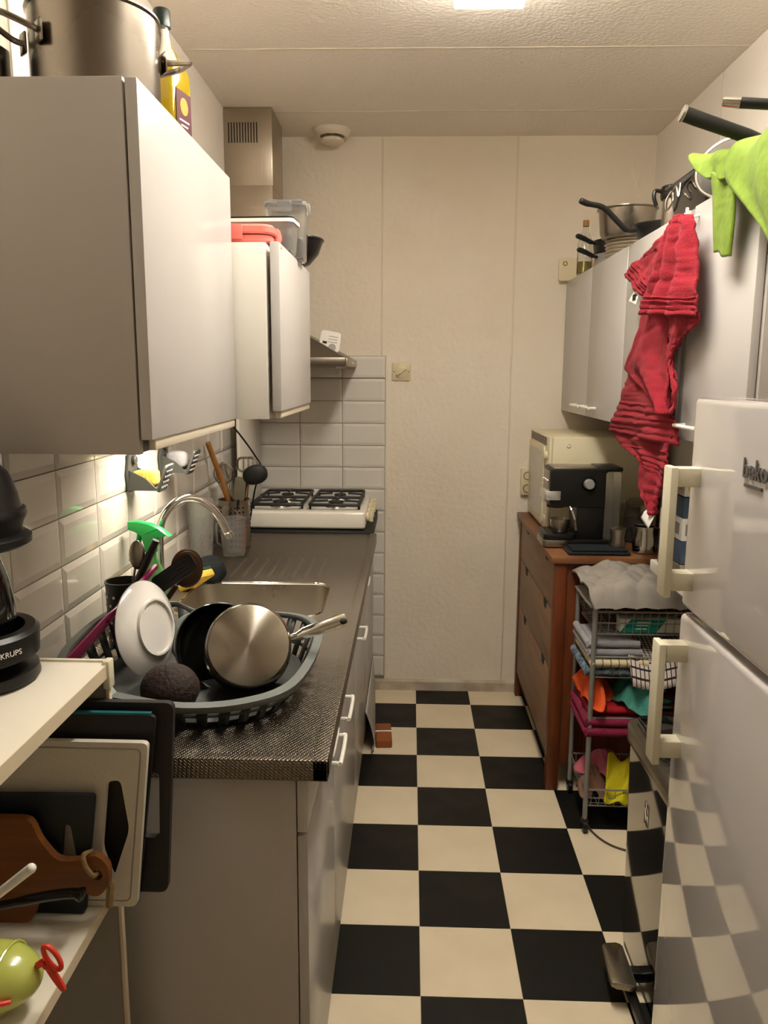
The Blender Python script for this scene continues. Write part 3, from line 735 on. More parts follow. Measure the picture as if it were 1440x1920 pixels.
obj('frame', MB().tube([(x, -.01, z) for x, z in rrect(hx-.04, hx+.036, hz-.03, hz+.022, .018, 4)], .0045, 8, True), 'steel', t)
for k in range(3): obj('slat', MB().box(hx-.02+k*.018, hx-.014+k*.018, -.013, -.007, hz-.03, hz+.022), 'steel', t)
obj('handle', MB().tube([(0, 0, 0), (.03, -.005, .15), (.05, -.01, .275)], .005, 8), 'steel', t)
t = thing('spatula', 'grey metal spatula standing in the utensil holder', 'spatula', P_(-.005, -.02, .012))
obj('blade', MB().prism(rrect(-.021, .021, 0, .09, .012, 4), 'Y', -.0015, .0015, mx=T3(.035, -.04, .17) @ M.Rotation(.12, 4, 'Y')), 'steel', t)
obj('handle', MB().tube([(0, 0, 0), (.035, -.04, .175)], .005, 8), 'black_plastic', t)
one('wooden_spoon', MB().tube([P_(.025, .03, .012), P_(.05, .02, .22), P_(.056, .018, .25), P_(.064, .012, .285)], [.005, .005, .013, .004], 10, flat=.6), 'wood_pale', 'wooden spoon behind the ladle in the utensil holder', 'spoon', P_(.025, .03, .012))
one('power_cord', MB().tube(smooth([(-.60, 2.374, 1.452), (-.605, 2.50, 1.43), (-.61, 2.72, 1.37), (-.585, 2.80, 1.31), (-.555, 2.84, 1.25), (-.56, 2.95, 1.20), (-.60, 3.03, 1.10), (-.63, 3.08, .98), (-.65, 3.10, .906)], 8), .0032, 8), 'cable', 'thin black cord hanging from the second wall cabinet', 'cord', (-.60, 2.374, 1.452))
# ================================================================ dish rack
t = thing('dish_rack', 'dark grey plastic dish rack full of washing-up', 'dish rack', (-.44, 1.54, .901))
rim = smooth([(-.52, 1.352), (-.40, 1.322), (-.29, 1.345), (-.215, 1.42), (-.19, 1.60), (-.21, 1.74), (-.30, 1.80), (-.55, 1.805), (-.665, 1.775), (-.70, 1.66), (-.69, 1.48), (-.62, 1.40)] and [V((a, b, 0)) for a, b in [(-.52, 1.352), (-.40, 1.322), (-.29, 1.345), (-.215, 1.42), (-.19, 1.60), (-.21, 1.74), (-.30, 1.80), (-.55, 1.805), (-.665, 1.775), (-.70, 1.66), (-.69, 1.48), (-.62, 1.40)]], 5, True)
cxr, cyr = -.44, 1.56
def shr(p, f, z): return V((cxr+(p.x-cxr)*f, cyr+(p.y-cyr)*f, z))
def rz(p): return .962+.03*((p.y-1.32)/.48)+(.02 if p.x < -.55 else 0)
m = MB(); n_ = len(rim)
lps = [[shr(p, 1.0, rz(p)-.012) for p in rim], [shr(p, 1.012, rz(p)) for p in rim], [shr(p, .95, rz(p)+.003) for p in rim], [shr(p, .935, rz(p)-.006) for p in rim]]
loft(m, lps, False)
obj('rim', m, 'rack_rim', t, world=True, solid=.003)
m = MB()
loft(m, [[shr(p, .80, .907) for p in rim], [shr(p, .83, .915) for p in rim]], True)
obj('floor_tray', m, 'rack', t, world=True)
for k in range(n_):
    if k % 2: continue
    p, q_ = rim[k], rim[(k+1) % n_]
    a, b, c, d = shr(p, .83, .908), shr(q_, .83, .908), shr(q_, .955, rz(q_)), shr(p, .955, rz(p))
    m = MB(); vs = [m.bm.verts.new(v) for v in (a, b, c, d)]; m.bm.faces.new(vs)
    obj('side_slat', m, 'rack', t, world=True, solid=.003)
m = MB(); m.tube([shr(p, .9, .935) for p in rim], .004, 6, True); obj('side_hoop', m, 'rack', t, world=True)
for k in range(7):
    x = -.60+k*.055
    obj('plate_prong', MB().tube(smooth([(x, 1.68, .915), (x, 1.69, .955), (x, 1.70, .975), (x, 1.71, .955), (x, 1.72, .915)], 4), .003, 6), 'rack', t, world=True)
# plate
n3 = V((.93, -.27, .2))
t = thing('plate', 'white china plate standing in the dish rack, underside showing', 'plate', mx=aim((-.535, 1.60, 1.018), n3))
obj('dish', MB().lathe([(0, 0), (.055, .0), (.056, .006), (.06, .006), (.061, -.001), (.075, -.006), (.1, -.02), (.1015, -.022), (.1, -.0245), (.074, -.011), (.058, -.006), (0, -.005)], 56), 'china', t)
# saucepan seen from below
n3 = V((.20, -.86, .40))
t = thing('saucepan', 'stainless steel saucepan lying upside down in the dish rack', 'saucepan', mx=aim((-.314, 1.49, 1.021), n3, (.95, .12, .2)))
obj('body', MB().lathe([(0, .0), (.079, 0), (.081, -.002), (.083, -.008), (.085, -.012), (.0865, -.09), (.09, -.094), (.09, -.097), (.0855, -.096), (.084, -.09), (.082, -.012), (0, -.008)], 56), 'steel_pot', t)
obj('base_disc', MB().lathe([(0, .0022), (.077, .0022), (.079, .001), (.079, -.001), (0, -.001)], 56), 'brushed_disc', t)
hd = obj('handle', MB().tube([(.083, 0, -.045), (.10, 0, -.045), (.115, .004, -.04), (.19, .012, -.028), (.205, .014, -.026)], [.007, .009, .0125, .0145, .013], 14, flat=.75), 'chrome', t)
obj('hanging_hole', MB().superq((.197, .009, -.0165), (.008, .006, .004), 1, 1, 14, 8), 'dark', hd)
# black pan below it
n3 = V((.35, -.80, .42))
t = thing('frying_pan', 'dark glass-lidded pan leaning under the saucepan in the rack', 'pan', mx=aim((-.405, 1.60, .975), n3))
obj('body', MB().lathe([(0, -.01), (.07, -.01), (.078, -.004), (.088, .03), (.09, .032), (.0885, .034), (.086, .032), (.076, -.001), (.068, -.006), (0, -.006)], 48), 'black_gloss', t)
obj('rim_band', MB().lathe([(.0885, .028), (.0915, .029), (.0915, .035), (.0885, .036)], 48), 'smoke_pl', t)
tag(obj('coconut_bowl', MB().superq((-.452, 1.42, .957), (.056, .05, .048), 1, 1, 36, 20, .03, 40, 2), 'avocado'), 'dark brown rough coconut shell bowl in the dish rack', 'bowl')
n3 = V((.6, -.75, .25))
t = thing('bowl', 'grey plastic bowl tipped up between plate and saucepan', 'bowl', mx=aim((-.45, 1.66, .972), n3))
obj('shell', MB().lathe([(0, 0), (.03, 0), (.045, -.015), (.058, -.045), (.06, -.046), (.058, -.049), (.043, -.019), (.028, -.004), (0, -.004)], 40), 'rack_rim', t)
# cutlery cup and tools
CU = V((-.648, 1.735, .93))
t = thing('cutlery_cup', 'black perforated cutlery cup at the back of the dish rack', 'cup', CU)
obj('cup', MB().lathe([(0, 0), (.036, 0), (.038, .003), (.041, .148), (.0425, .15), (.0425, .153), (.0395, .153), (.0365, .005), (0, .004)], 40), 'rack', t)
m = MB()
for a in range(12):
    for k in range(6):
        m.cyl((.0385+.0004*k, 0, 0), .0035, .0008, 'X', 8)
        bmesh.ops.transform(m.bm, matrix=M.Rotation(math.radians(a*30+15*(k % 2)), 4, 'Z') @ T3(0, 0, .022+k*.02), verts=m.bm.verts[:][-18:])
obj('perforations', m, 'white', t, kind='stuff')
def C_(dx, dy, z): return CU+V((dx, dy, z))
t = thing('knife', 'knife with a thick black handle in the cutlery cup', 'knife', C_(.0, .0, .01))
obj('handle', MB().tube([(.02, .0, .12), (.045, .005, .17), (.075, .01, .235)], [.0105, .012, .0115], 12, flat=.75), 'black_plastic', t)
obj('blade', MB().tube([(.0, .0, .0), (.02, 0, .125)], [.004, .009], 4, flat=.2), 'steel', t)
t = thing('table_spoon', 'steel spoon with its bowl up in the cutlery cup', 'spoon', C_(-.01, .01, .01))
obj('bowl', MB().superq((0, 0, 0), (.018, .006, .034), 1, 1, 24, 14, mx=T3(.04, .0, .2) @ M.Rotation(.25, 4, 'Z')), 'steel', t)
obj('stem', MB().tube([(0, 0, 0), (.034, 0, .17)], .003, 6), 'steel', t)
t = thing('slotted_turner', 'black slotted turner leaning from the cutlery cup', 'turner', C_(.01, -.01, .01))
mx = frame((.105, .0, .16), (.82, .05, .57), (-.5, .3, .75))
obj('blade', MB().prism(rrect(-.05, .06, -.022, .02, .01, 3), 'Z', -.0016, .0016, mx=mx), 'black_plastic', t)
for k in range(4): obj('slot', MB().box(-.03, .045, -.0155+k*.009, -.012+k*.009, -.0019, .0019, mx=mx), 'dark', t)
obj('handle', MB().tube([(0, 0, 0), (.03, 0, .08), (.062, 0, .128)], .005, 8), 'black_plastic', t)
t = thing('round_spoon', 'dark wooden spoon with a big round head by the slotted turner', 'spoon', C_(.02, .01, .01))
mx = frame((.118, .02, .165), (.9, .42, .1), (.15, -.2, .95))
obj('head', MB().superq((0, 0, 0), (.034, .048, .008), .8, 1, 32, 14, mx=mx), 'wood_dark', t)
obj('edge', MB().tube([mx @ V((.034*math.cos(a*PI/16), .048*math.sin(a*PI/16), -.001)) for a in range(32)], .003, 6, True), 'wood_dark', t)
obj('handle', MB().tube([(0, 0, 0), (.06, .01, .08), (.092, .016, .125)], .007, 8), 'wood_dark', t)
t = thing('spatula', 'long magenta plastic spatula lying across the dish rack', 'spatula', (-.655, 1.42, .975))
p0, p1 = V((-.655, 1.40, .99)), V((-.578, 1.745, 1.112)); mx = frame((p0+p1)/2, p1-p0, (.3, 0, 1))
obj('blade', MB().prism([(-.20, -.022), (-.20, .022), (-.02, .017), (.02, .008), (.02, -.008), (-.02, -.017)], 'Z', -.002, .002, .001, mx=mx), 'magenta', t, world=True)
obj('shaft', MB().tube([mx @ V((-.02, 0, 0)), mx @ V((.19, 0, 0))], [.006, .007], 8), 'magenta', t, world=True)
# ================================================================ open shelf unit in the left foreground
def holed(outer, holes, ax, a, b, bev=0):
    m = MB(); f = {'X': lambda p, t: (t, p[0], p[1]), 'Y': lambda p, t: (p[0], t, p[1]), 'Z': lambda p, t: (p[0], p[1], t)}[ax]
    es = []
    for lp in [outer]+holes:
        vs = [m.bm.verts.new(f(p, a)) for p in lp]
        es += [m.bm.edges.new((vs[i], vs[(i+1) % len(vs)])) for i in range(len(vs))]
    r = bmesh.ops.triangle_fill(m.bm, use_beauty=True, use_dissolve=False, edges=es)
    fs = [g for g in r['geom'] if isinstance(g, bmesh.types.BMFace)]
    e = bmesh.ops.extrude_face_region(m.bm, geom=fs)
    d = V(f((0, 0), b-a)) if ax != 'X' else V((b-a, 0, 0))
    if ax == 'Y': d = V((0, b-a, 0))
    if ax == 'Z': d = V((0, 0, b-a))
    bmesh.ops.translate(m.bm, vec=d, verts=[v for v in e['geom'] if isinstance(v, bmesh.types.BMVert)])
    return m
def rpoly(pts, r=.012, n=4):
    """polygon with rounded corners"""
    P = [V((x, y, 0)) for x, y in pts]; out = []
    for i, p in enumerate(P):
        a, b = (P[i-1]-p), (P[(i+1) % len(P)]-p); k = min(r, a.length*.45, b.length*.45)
        a, b = p+a.normalized()*k, p+b.normalized()*k
        for j in range(n+1):
            t_ = j/n; q = a*(1-t_)**2+p*2*t_*(1-t_)+b*t_**2; out.append((q.x, q.y))
    return out
UX = -.48
t = thing('shelf_unit', 'open cream shelf unit in the left foreground', 'shelf unit', (XL, .45, 0))
obj('top_board', MB().box(XL+.012, UX, .45, 1.204, 1.069, 1.091, .001), 'unit', t, world=True)
obj('edge_band', MB().box(UX, UX+.0015, .45, 1.19, 1.069, 1.091), 'unit_edge', t, world=True)
obj('back_trim', MB().box(XL+.012, UX+.002, 1.198, 1.206, 1.07, 1.0945, .001), 'fhandle', t, world=True)
obj('corner_cap', MB().box(UX-.006, UX+.006, 1.186, 1.208, 1.05, 1.097, .003), 'fhandle', t, world=True)
obj('back_panel', MB().box(XL+.012, UX-.006, 1.198, 1.206, .03, 1.069), 'unit_back', t, world=True)
obj('edge_strip', MB().box(UX-.006, UX, 1.196, 1.208, .0, 1.05, .001), 'unit_edge', t, world=True)
obj('shelf', MB().box(XL+.012, UX-.008, .45, 1.197, .68, .70, .001), 'unit', t, world=True)
obj('shelf_edge', MB().box(UX-.008, UX-.0065, .45, 1.19, .68, .70), 'unit_edge', t, world=True)
obj('bottom_shelf', MB().box(XL+.012, UX-.008, .45, 1.197, .06, .08, .001), 'unit', t, world=True)
obj('end_panel', MB().box(XL+.012, UX-.006, .45, .466, .0, 1.069), 'unit', t, world=True)
# boards standing on the shelf
one('chopping_board', holed(rpoly([(-.74, .7015), (-.393, .7015), (-.37, 1.034), (-.74, 1.034)], .014), [rpoly([(-.43, .80), (-.402, .80), (-.398, .915), (-.424, .915)], .01)], 'Y', 1.176, 1.188), 'board_dark', 'tallest dark brown chopping board at the back of the shelf unit', 'chopping board', (-.55, 1.18, .7015))
t = thing('chopping_board', 'black chopping board with a teal upper edge behind the white one', 'chopping board', (-.55, 1.165, .7015))
obj('board', MB().prism(rpoly([(-.74, .7015), (-.436, .7015), (-.394, 1.019), (-.74, 1.019)], .01), 'Y', 1.160, 1.168), 'board_dark', t, world=True)
obj('edge', MB().box(-.735, -.402, 1.160, 1.168, 1.0195, 1.023), 'teal_edge', t, world=True)
t = thing('chopping_board', 'off-white plastic chopping board with a wedge-shaped grip hole', 'chopping board', (-.55, 1.145, .7015))
obj('board', holed(rpoly([(-.74, .7015), (-.432, .7015), (-.401, .984), (-.74, .984)], .01), [rpoly([(-.484, .80), (-.469, .918), (-.447, .922), (-.437, .837), (-.468, .748)], .012)], 'Y', 1.138, 1.149), 'board_white', t, world=True)
obj('juice_groove', MB().tube([(x, 1.1379, z) for x, z in rpoly([(-.73, .712), (-.442, .712), (-.412, .974), (-.73, .974)], .01)], .0012, 5, True), 'cab_grey', t, world=True)
one('chopping_board', holed(rpoly([(-.74, .7015), (-.508, .7015), (-.481, .906), (-.74, .902)], .008), [rpoly([(-.545, .765), (-.533, .855), (-.522, .855), (-.511, .765)], .012)], 'Y', 1.118, 1.127), 'navy', 'small navy blue cutting mat with a teardrop hole', 'chopping board', (-.6, 1.12, .7015))
t = thing('serving_board', 'brown wooden serving board with a rope through its handle', 'board', (-.6, 1.1, .7015))
obj('board', holed(rpoly([(-.74, .7015), (-.582, .7015), (-.572, .735), (-.556, .754), (-.505, .76), (-.476, .747), (-.457, .768), (-.455, .803), (-.476, .822), (-.498, .811), (-.535, .807), (-.562, .844), (-.572, .878), (-.74, .878)], .016), [ell(-.474, .787, .008, .009, 14)], 'Y', 1.094, 1.108), 'board_wood', t, world=True)
obj('rope', MB().tube(smooth([(-.488, 1.112, .815), (-.492, 1.09, .822), (-.488, 1.087, .805), (-.478, 1.088, .79), (-.474, 1.1, .787), (-.466, 1.114, .775), (-.463, 1.116, .755), (-.464, 1.114, .742), (-.466, 1.113, .72)], 4), [.004]*24+[.006]*9, 8), 'rope', t, world=True)
t = thing('knife', 'black knife handle lying in front of the wooden serving board', 'knife', (-.6, 1.06, .7015))
obj('handle', MB().tube(smooth([(-.66, 1.062, .742), (-.60, 1.062, .757), (-.54, 1.062, .772), (-.50, 1.062, .778), (-.482, 1.062, .776)], 4), [.008]*6+[.0095]*8+[.012, .013, .009], 10, flat=.8), 'black_gloss', t, world=True)
obj('blade', MB().prism([(-.74, .702), (-.655, .732), (-.655, .752), (-.74, .735)], 'Y', 1.061, 1.063), 'steel', t, world=True)
t = thing('white_stick', 'white plastic handle leaning up at the left edge', 'handle', (-.735, .95, .7015))
obj('shaft', MB().tube([(-.735, .95, .7065), (-.56, .95, .846), (-.503, .95, .893)], [.004, .0062, .0068], 10), 'white', t, world=True)
obj('end_cap', MB().superq((-.501, .95, .8945), (.007, .007, .007), 1, 1, 14, 10), 'white', t, world=True)
t = thing('plastic_pod', 'light green egg-shaped plastic pod with a red cord on the shelf unit', 'container', (-.555, .93, .7015))
obj('shell', MB().superq((-.56, .93, .746), (.072, .05, .044), 1, 1, 40, 24), 'pear', t, world=True)
obj('cap_ring', MB().tube([(-.532+.002*math.cos(a*PI/14), .93+.0475*math.cos(a*PI/14), .746+.0418*math.sin(a*PI/14)) for a in range(28)], .0022, 6, True), 'pear', t, world=True)
obj('cord', MB().tube(smooth([(-.66, .886, .752), (-.60, .879, .75), (-.56, .876, .748), (-.53, .880, .747), (-.510, .890, .744)], 5), .0034, 8), 'red_pl', t, world=True)
lp = obj('tail', MB().tube([(-.492, .93, .765), (-.484, .932, .770)], .005, 8), 'red_pl', t, world=True)
for cx_, cz_, tl_ in ((-.472, .776, -.5), (-.470, .747, -.9)):
    obj('finger_loop', MB().tube([(cx_+.012*math.cos(a*PI/12)*math.cos(tl_)-.0165*math.sin(a*PI/12)*math.sin(-tl_)*.6, .932, cz_+.0165*math.sin(a*PI/12)+.012*math.cos(a*PI/12)*math.sin(tl_)) for a in range(24)], .0034, 8, True), 'red_pl', lp, world=True)
obj('link', MB().tube(smooth([(-.486, .932, .77), (-.482, .932, .762), (-.474, .932, .757)], 4), .0035, 8), 'red_pl', lp, world=True)
# capsule coffee machine
t = thing('coffee_machine', 'black capsule coffee machine at the left edge on the shelf unit', 'coffee machine', (-.647, 1.115, 1.0915))
obj('foot', MB().lathe([(0, 0), (.083, 0), (.089, .006), (.087, .02), (.06, .028), (0, .028)], 48), 'black_plastic', t)
tr = obj('drip_tray', MB().lathe([(0, .052), (.066, .052), (.068, .06), (.072, .084), (.086, .084), (.092, .078), (.09, .044), (.072, .036), (0, .036)], 48, T3(.002, -.006, 0)), 'black_plastic', t)
obj('tray_neck', MB().cyl((.0, .0, .026), .052, .018), 'black_plastic', t)
a_ = math.radians(-30); c0 = V((-.645, 1.109, 1.0915+.061)); dr_ = V((math.cos(a_), math.sin(a_), 0))
text('lettering', 'KRUPS', .0115, frame(c0+dr_*.0925, (-dr_.y, dr_.x, 0), (0, 0, 1)), 'white', tr)
obj('column', MB().tube(smooth([(-.022, .012, .028), (-.016, .014, .09), (-.024, .014, .16), (-.045, .01, .225)], 5), [.066, .067, .0675, .068, .068, .068, .068, .067, .066, .065, .063, .061, .058, .055, .052, .05], 28), 'black_gloss', t)
obj('flange', MB().lathe([(0, .208), (.086, .208), (.094, .213), (.094, .222), (.087, .227), (0, .227)], 48, T3(.0, -.01, 0)), 'black_plastic', t)
hd = obj('head', MB().lathe([(0, .226), (.08, .226), (.084, .242), (.088, .25), (.09, .255), (.088, .262), (.083, .265), (.079, .285), (.067, .315), (.045, .338), (0, .348)], 48, T3(.0, -.01, 0)), 'black_plastic', t)
# ================================================================ right wall cabinets
RX = .70
def hbar(parent, y0, y1, z, x=RX):
    p = [(x, y0, z), (x-.02, y0, z), (x-.028, y0+.008, z), (x-.028, y1-.008, z), (x-.02, y1, z), (x, y1, z)]
    obj('handle', MB().tube(smooth(p, 4), .0052, 8), 'hwhite', parent, world=True)
def rcab(label, y0, y1, doors, handles):
    t = thing('wall_cabinet', label, 'cabinet', (XR, (y0+y1)/2, 1.385))
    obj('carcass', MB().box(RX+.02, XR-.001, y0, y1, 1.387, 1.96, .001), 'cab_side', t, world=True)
    for (a, b), h_ in zip(doors, handles):
        d = obj('door', MB().box(RX, RX+.018, a+.0012, b-.0012, 1.386, 1.962, .002), 'cab', t, world=True)
        if h_: hbar(d, h_[0], h_[1], 1.424)
    return t
rcab('white wall cabinet above the microwave with two doors', 2.707, 3.752, [(2.707, 3.229), (3.229, 3.752)], [(3.06, 3.20), (3.26, 3.40)])
rc = rcab('white wall cabinet with the red towel hanging in front', 2.142, 2.705, [(2.142, 2.705)], [None])
rc4 = rcab('white wall cabinet above the fridge under the lime green cloth', 1.69, 2.096, [(1.70, 2.096)], [(1.93, 2.06)])
obj('filler_strip', MB().box(RX+.006, RX+.02, 2.098, 2.14, 1.387, 1.96), 'cab_grey', rc, world=True)
obj('hook', MB().tube(smooth([(RX, 2.06, 1.935), (RX-.02, 2.06, 1.93), (RX-.03, 2.06, 1.94), (RX-.03, 2.06, 1.952)], 4), .004, 8), 'hwhite', rc4, world=True)
# ---------------------------------------------------------------- red towel
def layer(m, L_, R_, X, amp=.01, fr=3., ph=0., rib=None, nu=22, nv=34, bulge=0.):
    Ls = smooth([(X, a, b) for a, b in L_], 5); Rs = smooth([(X, a, b) for a, b in R_], 5)
    def fn(u, v):
        e = math.sin(PI*u)
        d = -amp*(.5+.5*math.sin(fr*2*PI*u+ph+1.5*v))*(.35+.65*v)-bulge*e
        if rib and v > rib[0]: d -= rib[1]*(.5+.5*math.cos((v-rib[0])/(1-rib[0])*2*PI*rib[2]))
        q = V((u*4+X*90, v*7, ph)); d -= .007*(.5+NZ.noise(q))+.004*NZ.noise(q*3.1)
        return (d, .006*NZ.noise(q*1.7), .004*NZ.noise(q*2.3))
    m.sheet(Ls, Rs, nu, nv, fn)
A_L = [(2.075, 1.936), (2.147, 1.906), (2.176, 1.846), (2.222, 1.791), (2.252, 1.753), (2.268, 1.715)]
A_R = [(2.0, 1.924), (1.967, 1.903), (1.94, 1.826), (1.919, 1.754), (1.907, 1.707), (1.905, 1.685)]
B_L = [(2.124, 1.935), (2.325, 1.903), (2.49, 1.879), (2.609, 1.856)]
B_R = [(2.076, 1.918), (2.197, 1.862), (2.273, 1.805), (2.387, 1.772)]
C_L = [(2.22, 1.85), (2.319, 1.796), (2.395, 1.727), (2.459, 1.651), (2.548, 1.576), (2.524, 1.558), (2.359, 1.515), (2.204, 1.472), (2.14, 1.449)]
C_R = [(2.07, 1.85), (2.086, 1.772), (2.102, 1.723), (2.13, 1.682), (2.135, 1.639), (2.130, 1.603), (2.12, 1.568), (2.1, 1.524), (2.08, 1.449)]
F_L = [(2.126, 1.703), (2.124, 1.66), (2.117, 1.607), (2.098, 1.568), (2.05, 1.529), (2.049, 1.495), (2.101, 1.451)]
F_R = [(1.924, 1.693), (1.927, 1.669), (2.015, 1.638), (2.08, 1.611), (2.08, 1.576), (2.021, 1.525), (2.015, 1.5), (2.028, 1.455)]
D_L = [(2.50, 1.60), (2.528, 1.555), (2.582, 1.506), (2.642, 1.444), (2.696, 1.385), (2.733, 1.364)]
D_R = [(2.19, 1.60), (2.178, 1.555), (2.121, 1.484), (2.106, 1.444), (2.08, 1.419), (2.05, 1.372)]
E_L = [(2.66, 1.40), (2.72, 1.365), (2.541, 1.324), (2.365, 1.299), (2.341, 1.23), (2.244, 1.17), (2.211, 1.165)]
E_R = [(2.12, 1.42), (2.079, 1.40), (2.107, 1.372), (2.101, 1.314), (2.134, 1.269), (2.155, 1.228), (2.174, 1.175)]
t = thing('towel', 'crumpled red terry towel hanging from the right wall cabinets', 'towel', (RX-.02, 2.06, 1.94))
m = MB()
layer(m, A_L, A_R, .664, .034, 2.6, .4, (.80, .005, 4.5), 30, 70, .012)
layer(m, B_L, B_R, .678, .010, 1.2, 1., (.72, .006, 4.5), 20, 60, .004)
layer(m, C_L, C_R, .683, .026, 1.6, 2., None, 26, 60, .01)
layer(m, F_L, F_R, .676, .012, 1.0, .8, (.0, .0035, 7), 16, 60, .008)
layer(m, D_L, D_R, .689, .012, 1.4, .3, (.55, .005, 5.5), 26, 60, .006)
layer(m, E_L, E_R, .693, .018, 2.0, 1.2, (.35, .004, 9), 20, 70, .004)
obj('cloth', m, 'towel', t, world=True, solid=.006, ang=60)
tg = obj('care_label', MB().sheet([(.668, 2.473, 1.803), (.664, 2.50, 1.786), (.662, 2.526, 1.77)], [(.668, 2.43, 1.784), (.664, 2.438, 1.768), (.662, 2.445, 1.752)], 4, 8), 'white', t, world=True, solid=.001)
obj('print', MB().box(.6615, .6632, 2.452, 2.482, 1.768, 1.786), 'dark', tg, world=True)
obj('care_label', MB().sheet([(.68, 2.245, 1.18), (.67, 2.26, 1.165), (.665, 2.27, 1.145)], [(.68, 2.19, 1.168), (.67, 2.185, 1.15), (.665, 2.195, 1.128)], 4, 6), 'white', t, world=True, solid=.001)
# ---------------------------------------------------------------- lime cloth over the cabinet edge
m = MB()
def gfn(a, f, p): return lambda u, v: (-a*(.5+.5*math.sin(f*2*PI*u+p+2*v))-.006*math.sin(PI*u), 0, .003*math.sin(9*u+5*v))
m.sheet(smooth([(.765, 1.95, 1.99), (.72, 1.99, 2.025), (.675, 2.006, 2.058), (.655, 1.996, 2.05), (.652, 1.93, 2.01), (.654, 1.856, 1.975)], 5), smooth([(.765, 1.72, 1.99), (.72, 1.735, 1.995), (.675, 1.739, 2.008), (.66, 1.738, 2.0), (.66, 1.736, 1.975), (.66, 1.735, 1.945)], 5), 20, 30, gfn(.012, 1.4, 0))
m.sheet(smooth([(.654, 1.858, 1.985), (.655, 1.851, 1.965), (.66, 1.847, 1.934), (.665, 1.846, 1.881), (.668, 1.84, 1.818)], 5), smooth([(.657, 1.74, 1.955), (.66, 1.735, 1.941), (.665, 1.733, 1.894), (.668, 1.74, 1.845), (.67, 1.752, 1.792)], 5), 12, 26, gfn(.006, 1., .5))
m.sheet(smooth([(.765, 1.73, 1.99), (.72, 1.738, 2.0), (.67, 1.742, 2.012), (.652, 1.74, 1.975), (.652, 1.733, 1.938), (.655, 1.665, 1.89), (.66, 1.569, 1.82), (.664, 1.53, 1.77)], 5), smooth([(.765, 1.45, 1.99), (.72, 1.45, 1.992), (.67, 1.45, 1.99), (.652, 1.45, 1.94), (.65, 1.45, 1.90), (.652, 1.45, 1.86), (.658, 1.46, 1.79), (.662, 1.47, 1.75)], 5), 20, 36, gfn(.014, 1.6, 1.2))
one('lime_cloth', m, 'lime', 'lime green cloth draped over the top corner of the right wall cabinet', 'cloth', (.66, 1.8, 1.98), solid=.005, ang=60)
# ================================================================ on top of the right wall cabinets
TZ = 1.9635
t = thing('frying_pan', 'frying pan whose thick black handle with a steel end points over the aisle', 'pan', (.90, 1.80, TZ))
obj('pan', MB().lathe([(0, 0), (.10, 0), (.11, .005), (.125, .045), (.127, .047), (.124, .048), (.107, .008), (0, .006)], 48), 'black_plastic', t)
hd = obj('handle', MB().tube([(-.118, 0, .042), (-.15, 0, .062), (-.20, .0, .08), (-.31, 0, .116), (-.334, 0, .1245)], [.008, .014, .0165, .0175, .0175], 20, flat=.85), 'black_matte', t)
obj('end_cap', MB().lathe([(0, 0), (.0165, 0), (.0175, .002), (.0165, .006), (0, .006)], 24, aim((-.334, 0, .1245), (-.31, 0, .106))), 'steel', hd)
t = thing('frying_pan', 'pan with a hollow steel-tipped handle at the upper right edge', 'pan', (.885, 1.52, TZ))
obj('pan', MB().lathe([(0, 0), (.09, 0), (.1, .005), (.112, .045), (.114, .047), (.111, .048), (.097, .008), (0, .006)], 48), 'steel_pot', t)
hd = obj('handle', MB().tube([(-.105, .01, .04), (-.15, .03, .06), (-.22, .05, .07), (-.285, .075, .082)], [.007, .011, .013, .0135], 16, flat=.7), 'black_matte', t)
obj('tip', MB().tube([(-.283, .074, .0816), (-.312, .084, .087)], [.0142, .012], 16, flat=.7), 'chrome', hd)
t = thing('pan_lid', 'round glass pan lid standing behind the black pan handle', 'lid', mx=aim((.765, 2.06, 2.045), (-.55, -.75, .35)))
obj('glass', MB().lathe([(0, .016), (.03, .013), (.06, .006), (.078, 0), (.08, -.002), (.06, .003), (.03, .010), (0, .013)], 44), 'smoke_pl', t)
obj('rim', MB().lathe([(.077, -.002), (.081, -.003), (.083, .0), (.081, .003), (.077, .002)], 44), 'steel', t)
obj('knob', MB().lathe([(0, .04), (.012, .038), (.015, .032), (.007, .022), (.007, .014), (0, .014)], 24), 'black_plastic', t)
t = thing('mixing_bowl', 'shiny steel mixing bowl upside down behind the black pan handle', 'bowl', (.90, 1.81, TZ+.0075))
obj('bowl', MB().lathe([(0, .10), (.04, .098), (.072, .08), (.088, .05), (.095, .004), (.099, .0), (.096, -.0), (.086, .048), (.07, .077), (.04, .095), (0, .097)], 44), 'steel', t)
t = thing('roasting_tin', 'black loaf tin lying tilted on the right wall cabinets', 'tin', (.83, 2.25, TZ), (0, 0, 0))
lo_ = lambda d, z: ringz(-.085-d, .085+d, -.135-d, .135+d, .02+d, z)
obj('tin', loft(MB(), [lo_(0, .001), lo_(.006, .006), lo_(.026, .092), lo_(.040, .094), lo_(.040, .098), lo_(.024, .097), lo_(.004, .01)]), 'black_gloss', t)
hd = obj('wire_handle', MB().tube(smooth([(-.118, .08, .085), (-.13, .085, .06), (-.135, .06, .03), (-.13, .03, .045), (-.128, .035, .075), (-.131, .0, .08), (-.13, -.02, .05), (-.124, -.01, .085)], 5), .0032, 8), 'steel', t)
t = thing('thermos_jug', 'small steel jug with a black lid beside the black loaf tin', 'jug', (.785, 2.53, TZ))
obj('body', MB().lathe([(0, 0), (.036, 0), (.038, .004), (.036, .105), (0, .105)], 32), 'steel', t)
obj('lid', MB().lathe([(0, .104), (.041, .104), (.044, .11), (.044, .135), (.04, .141), (0, .143)], 32), 'black_plastic', t)
obj('grip', MB().tube(smooth([(-.04, .0, .125), (-.06, 0, .128), (-.064, 0, .11), (-.055, 0, .085)], 4), .006, 8), 'black_plastic', t)
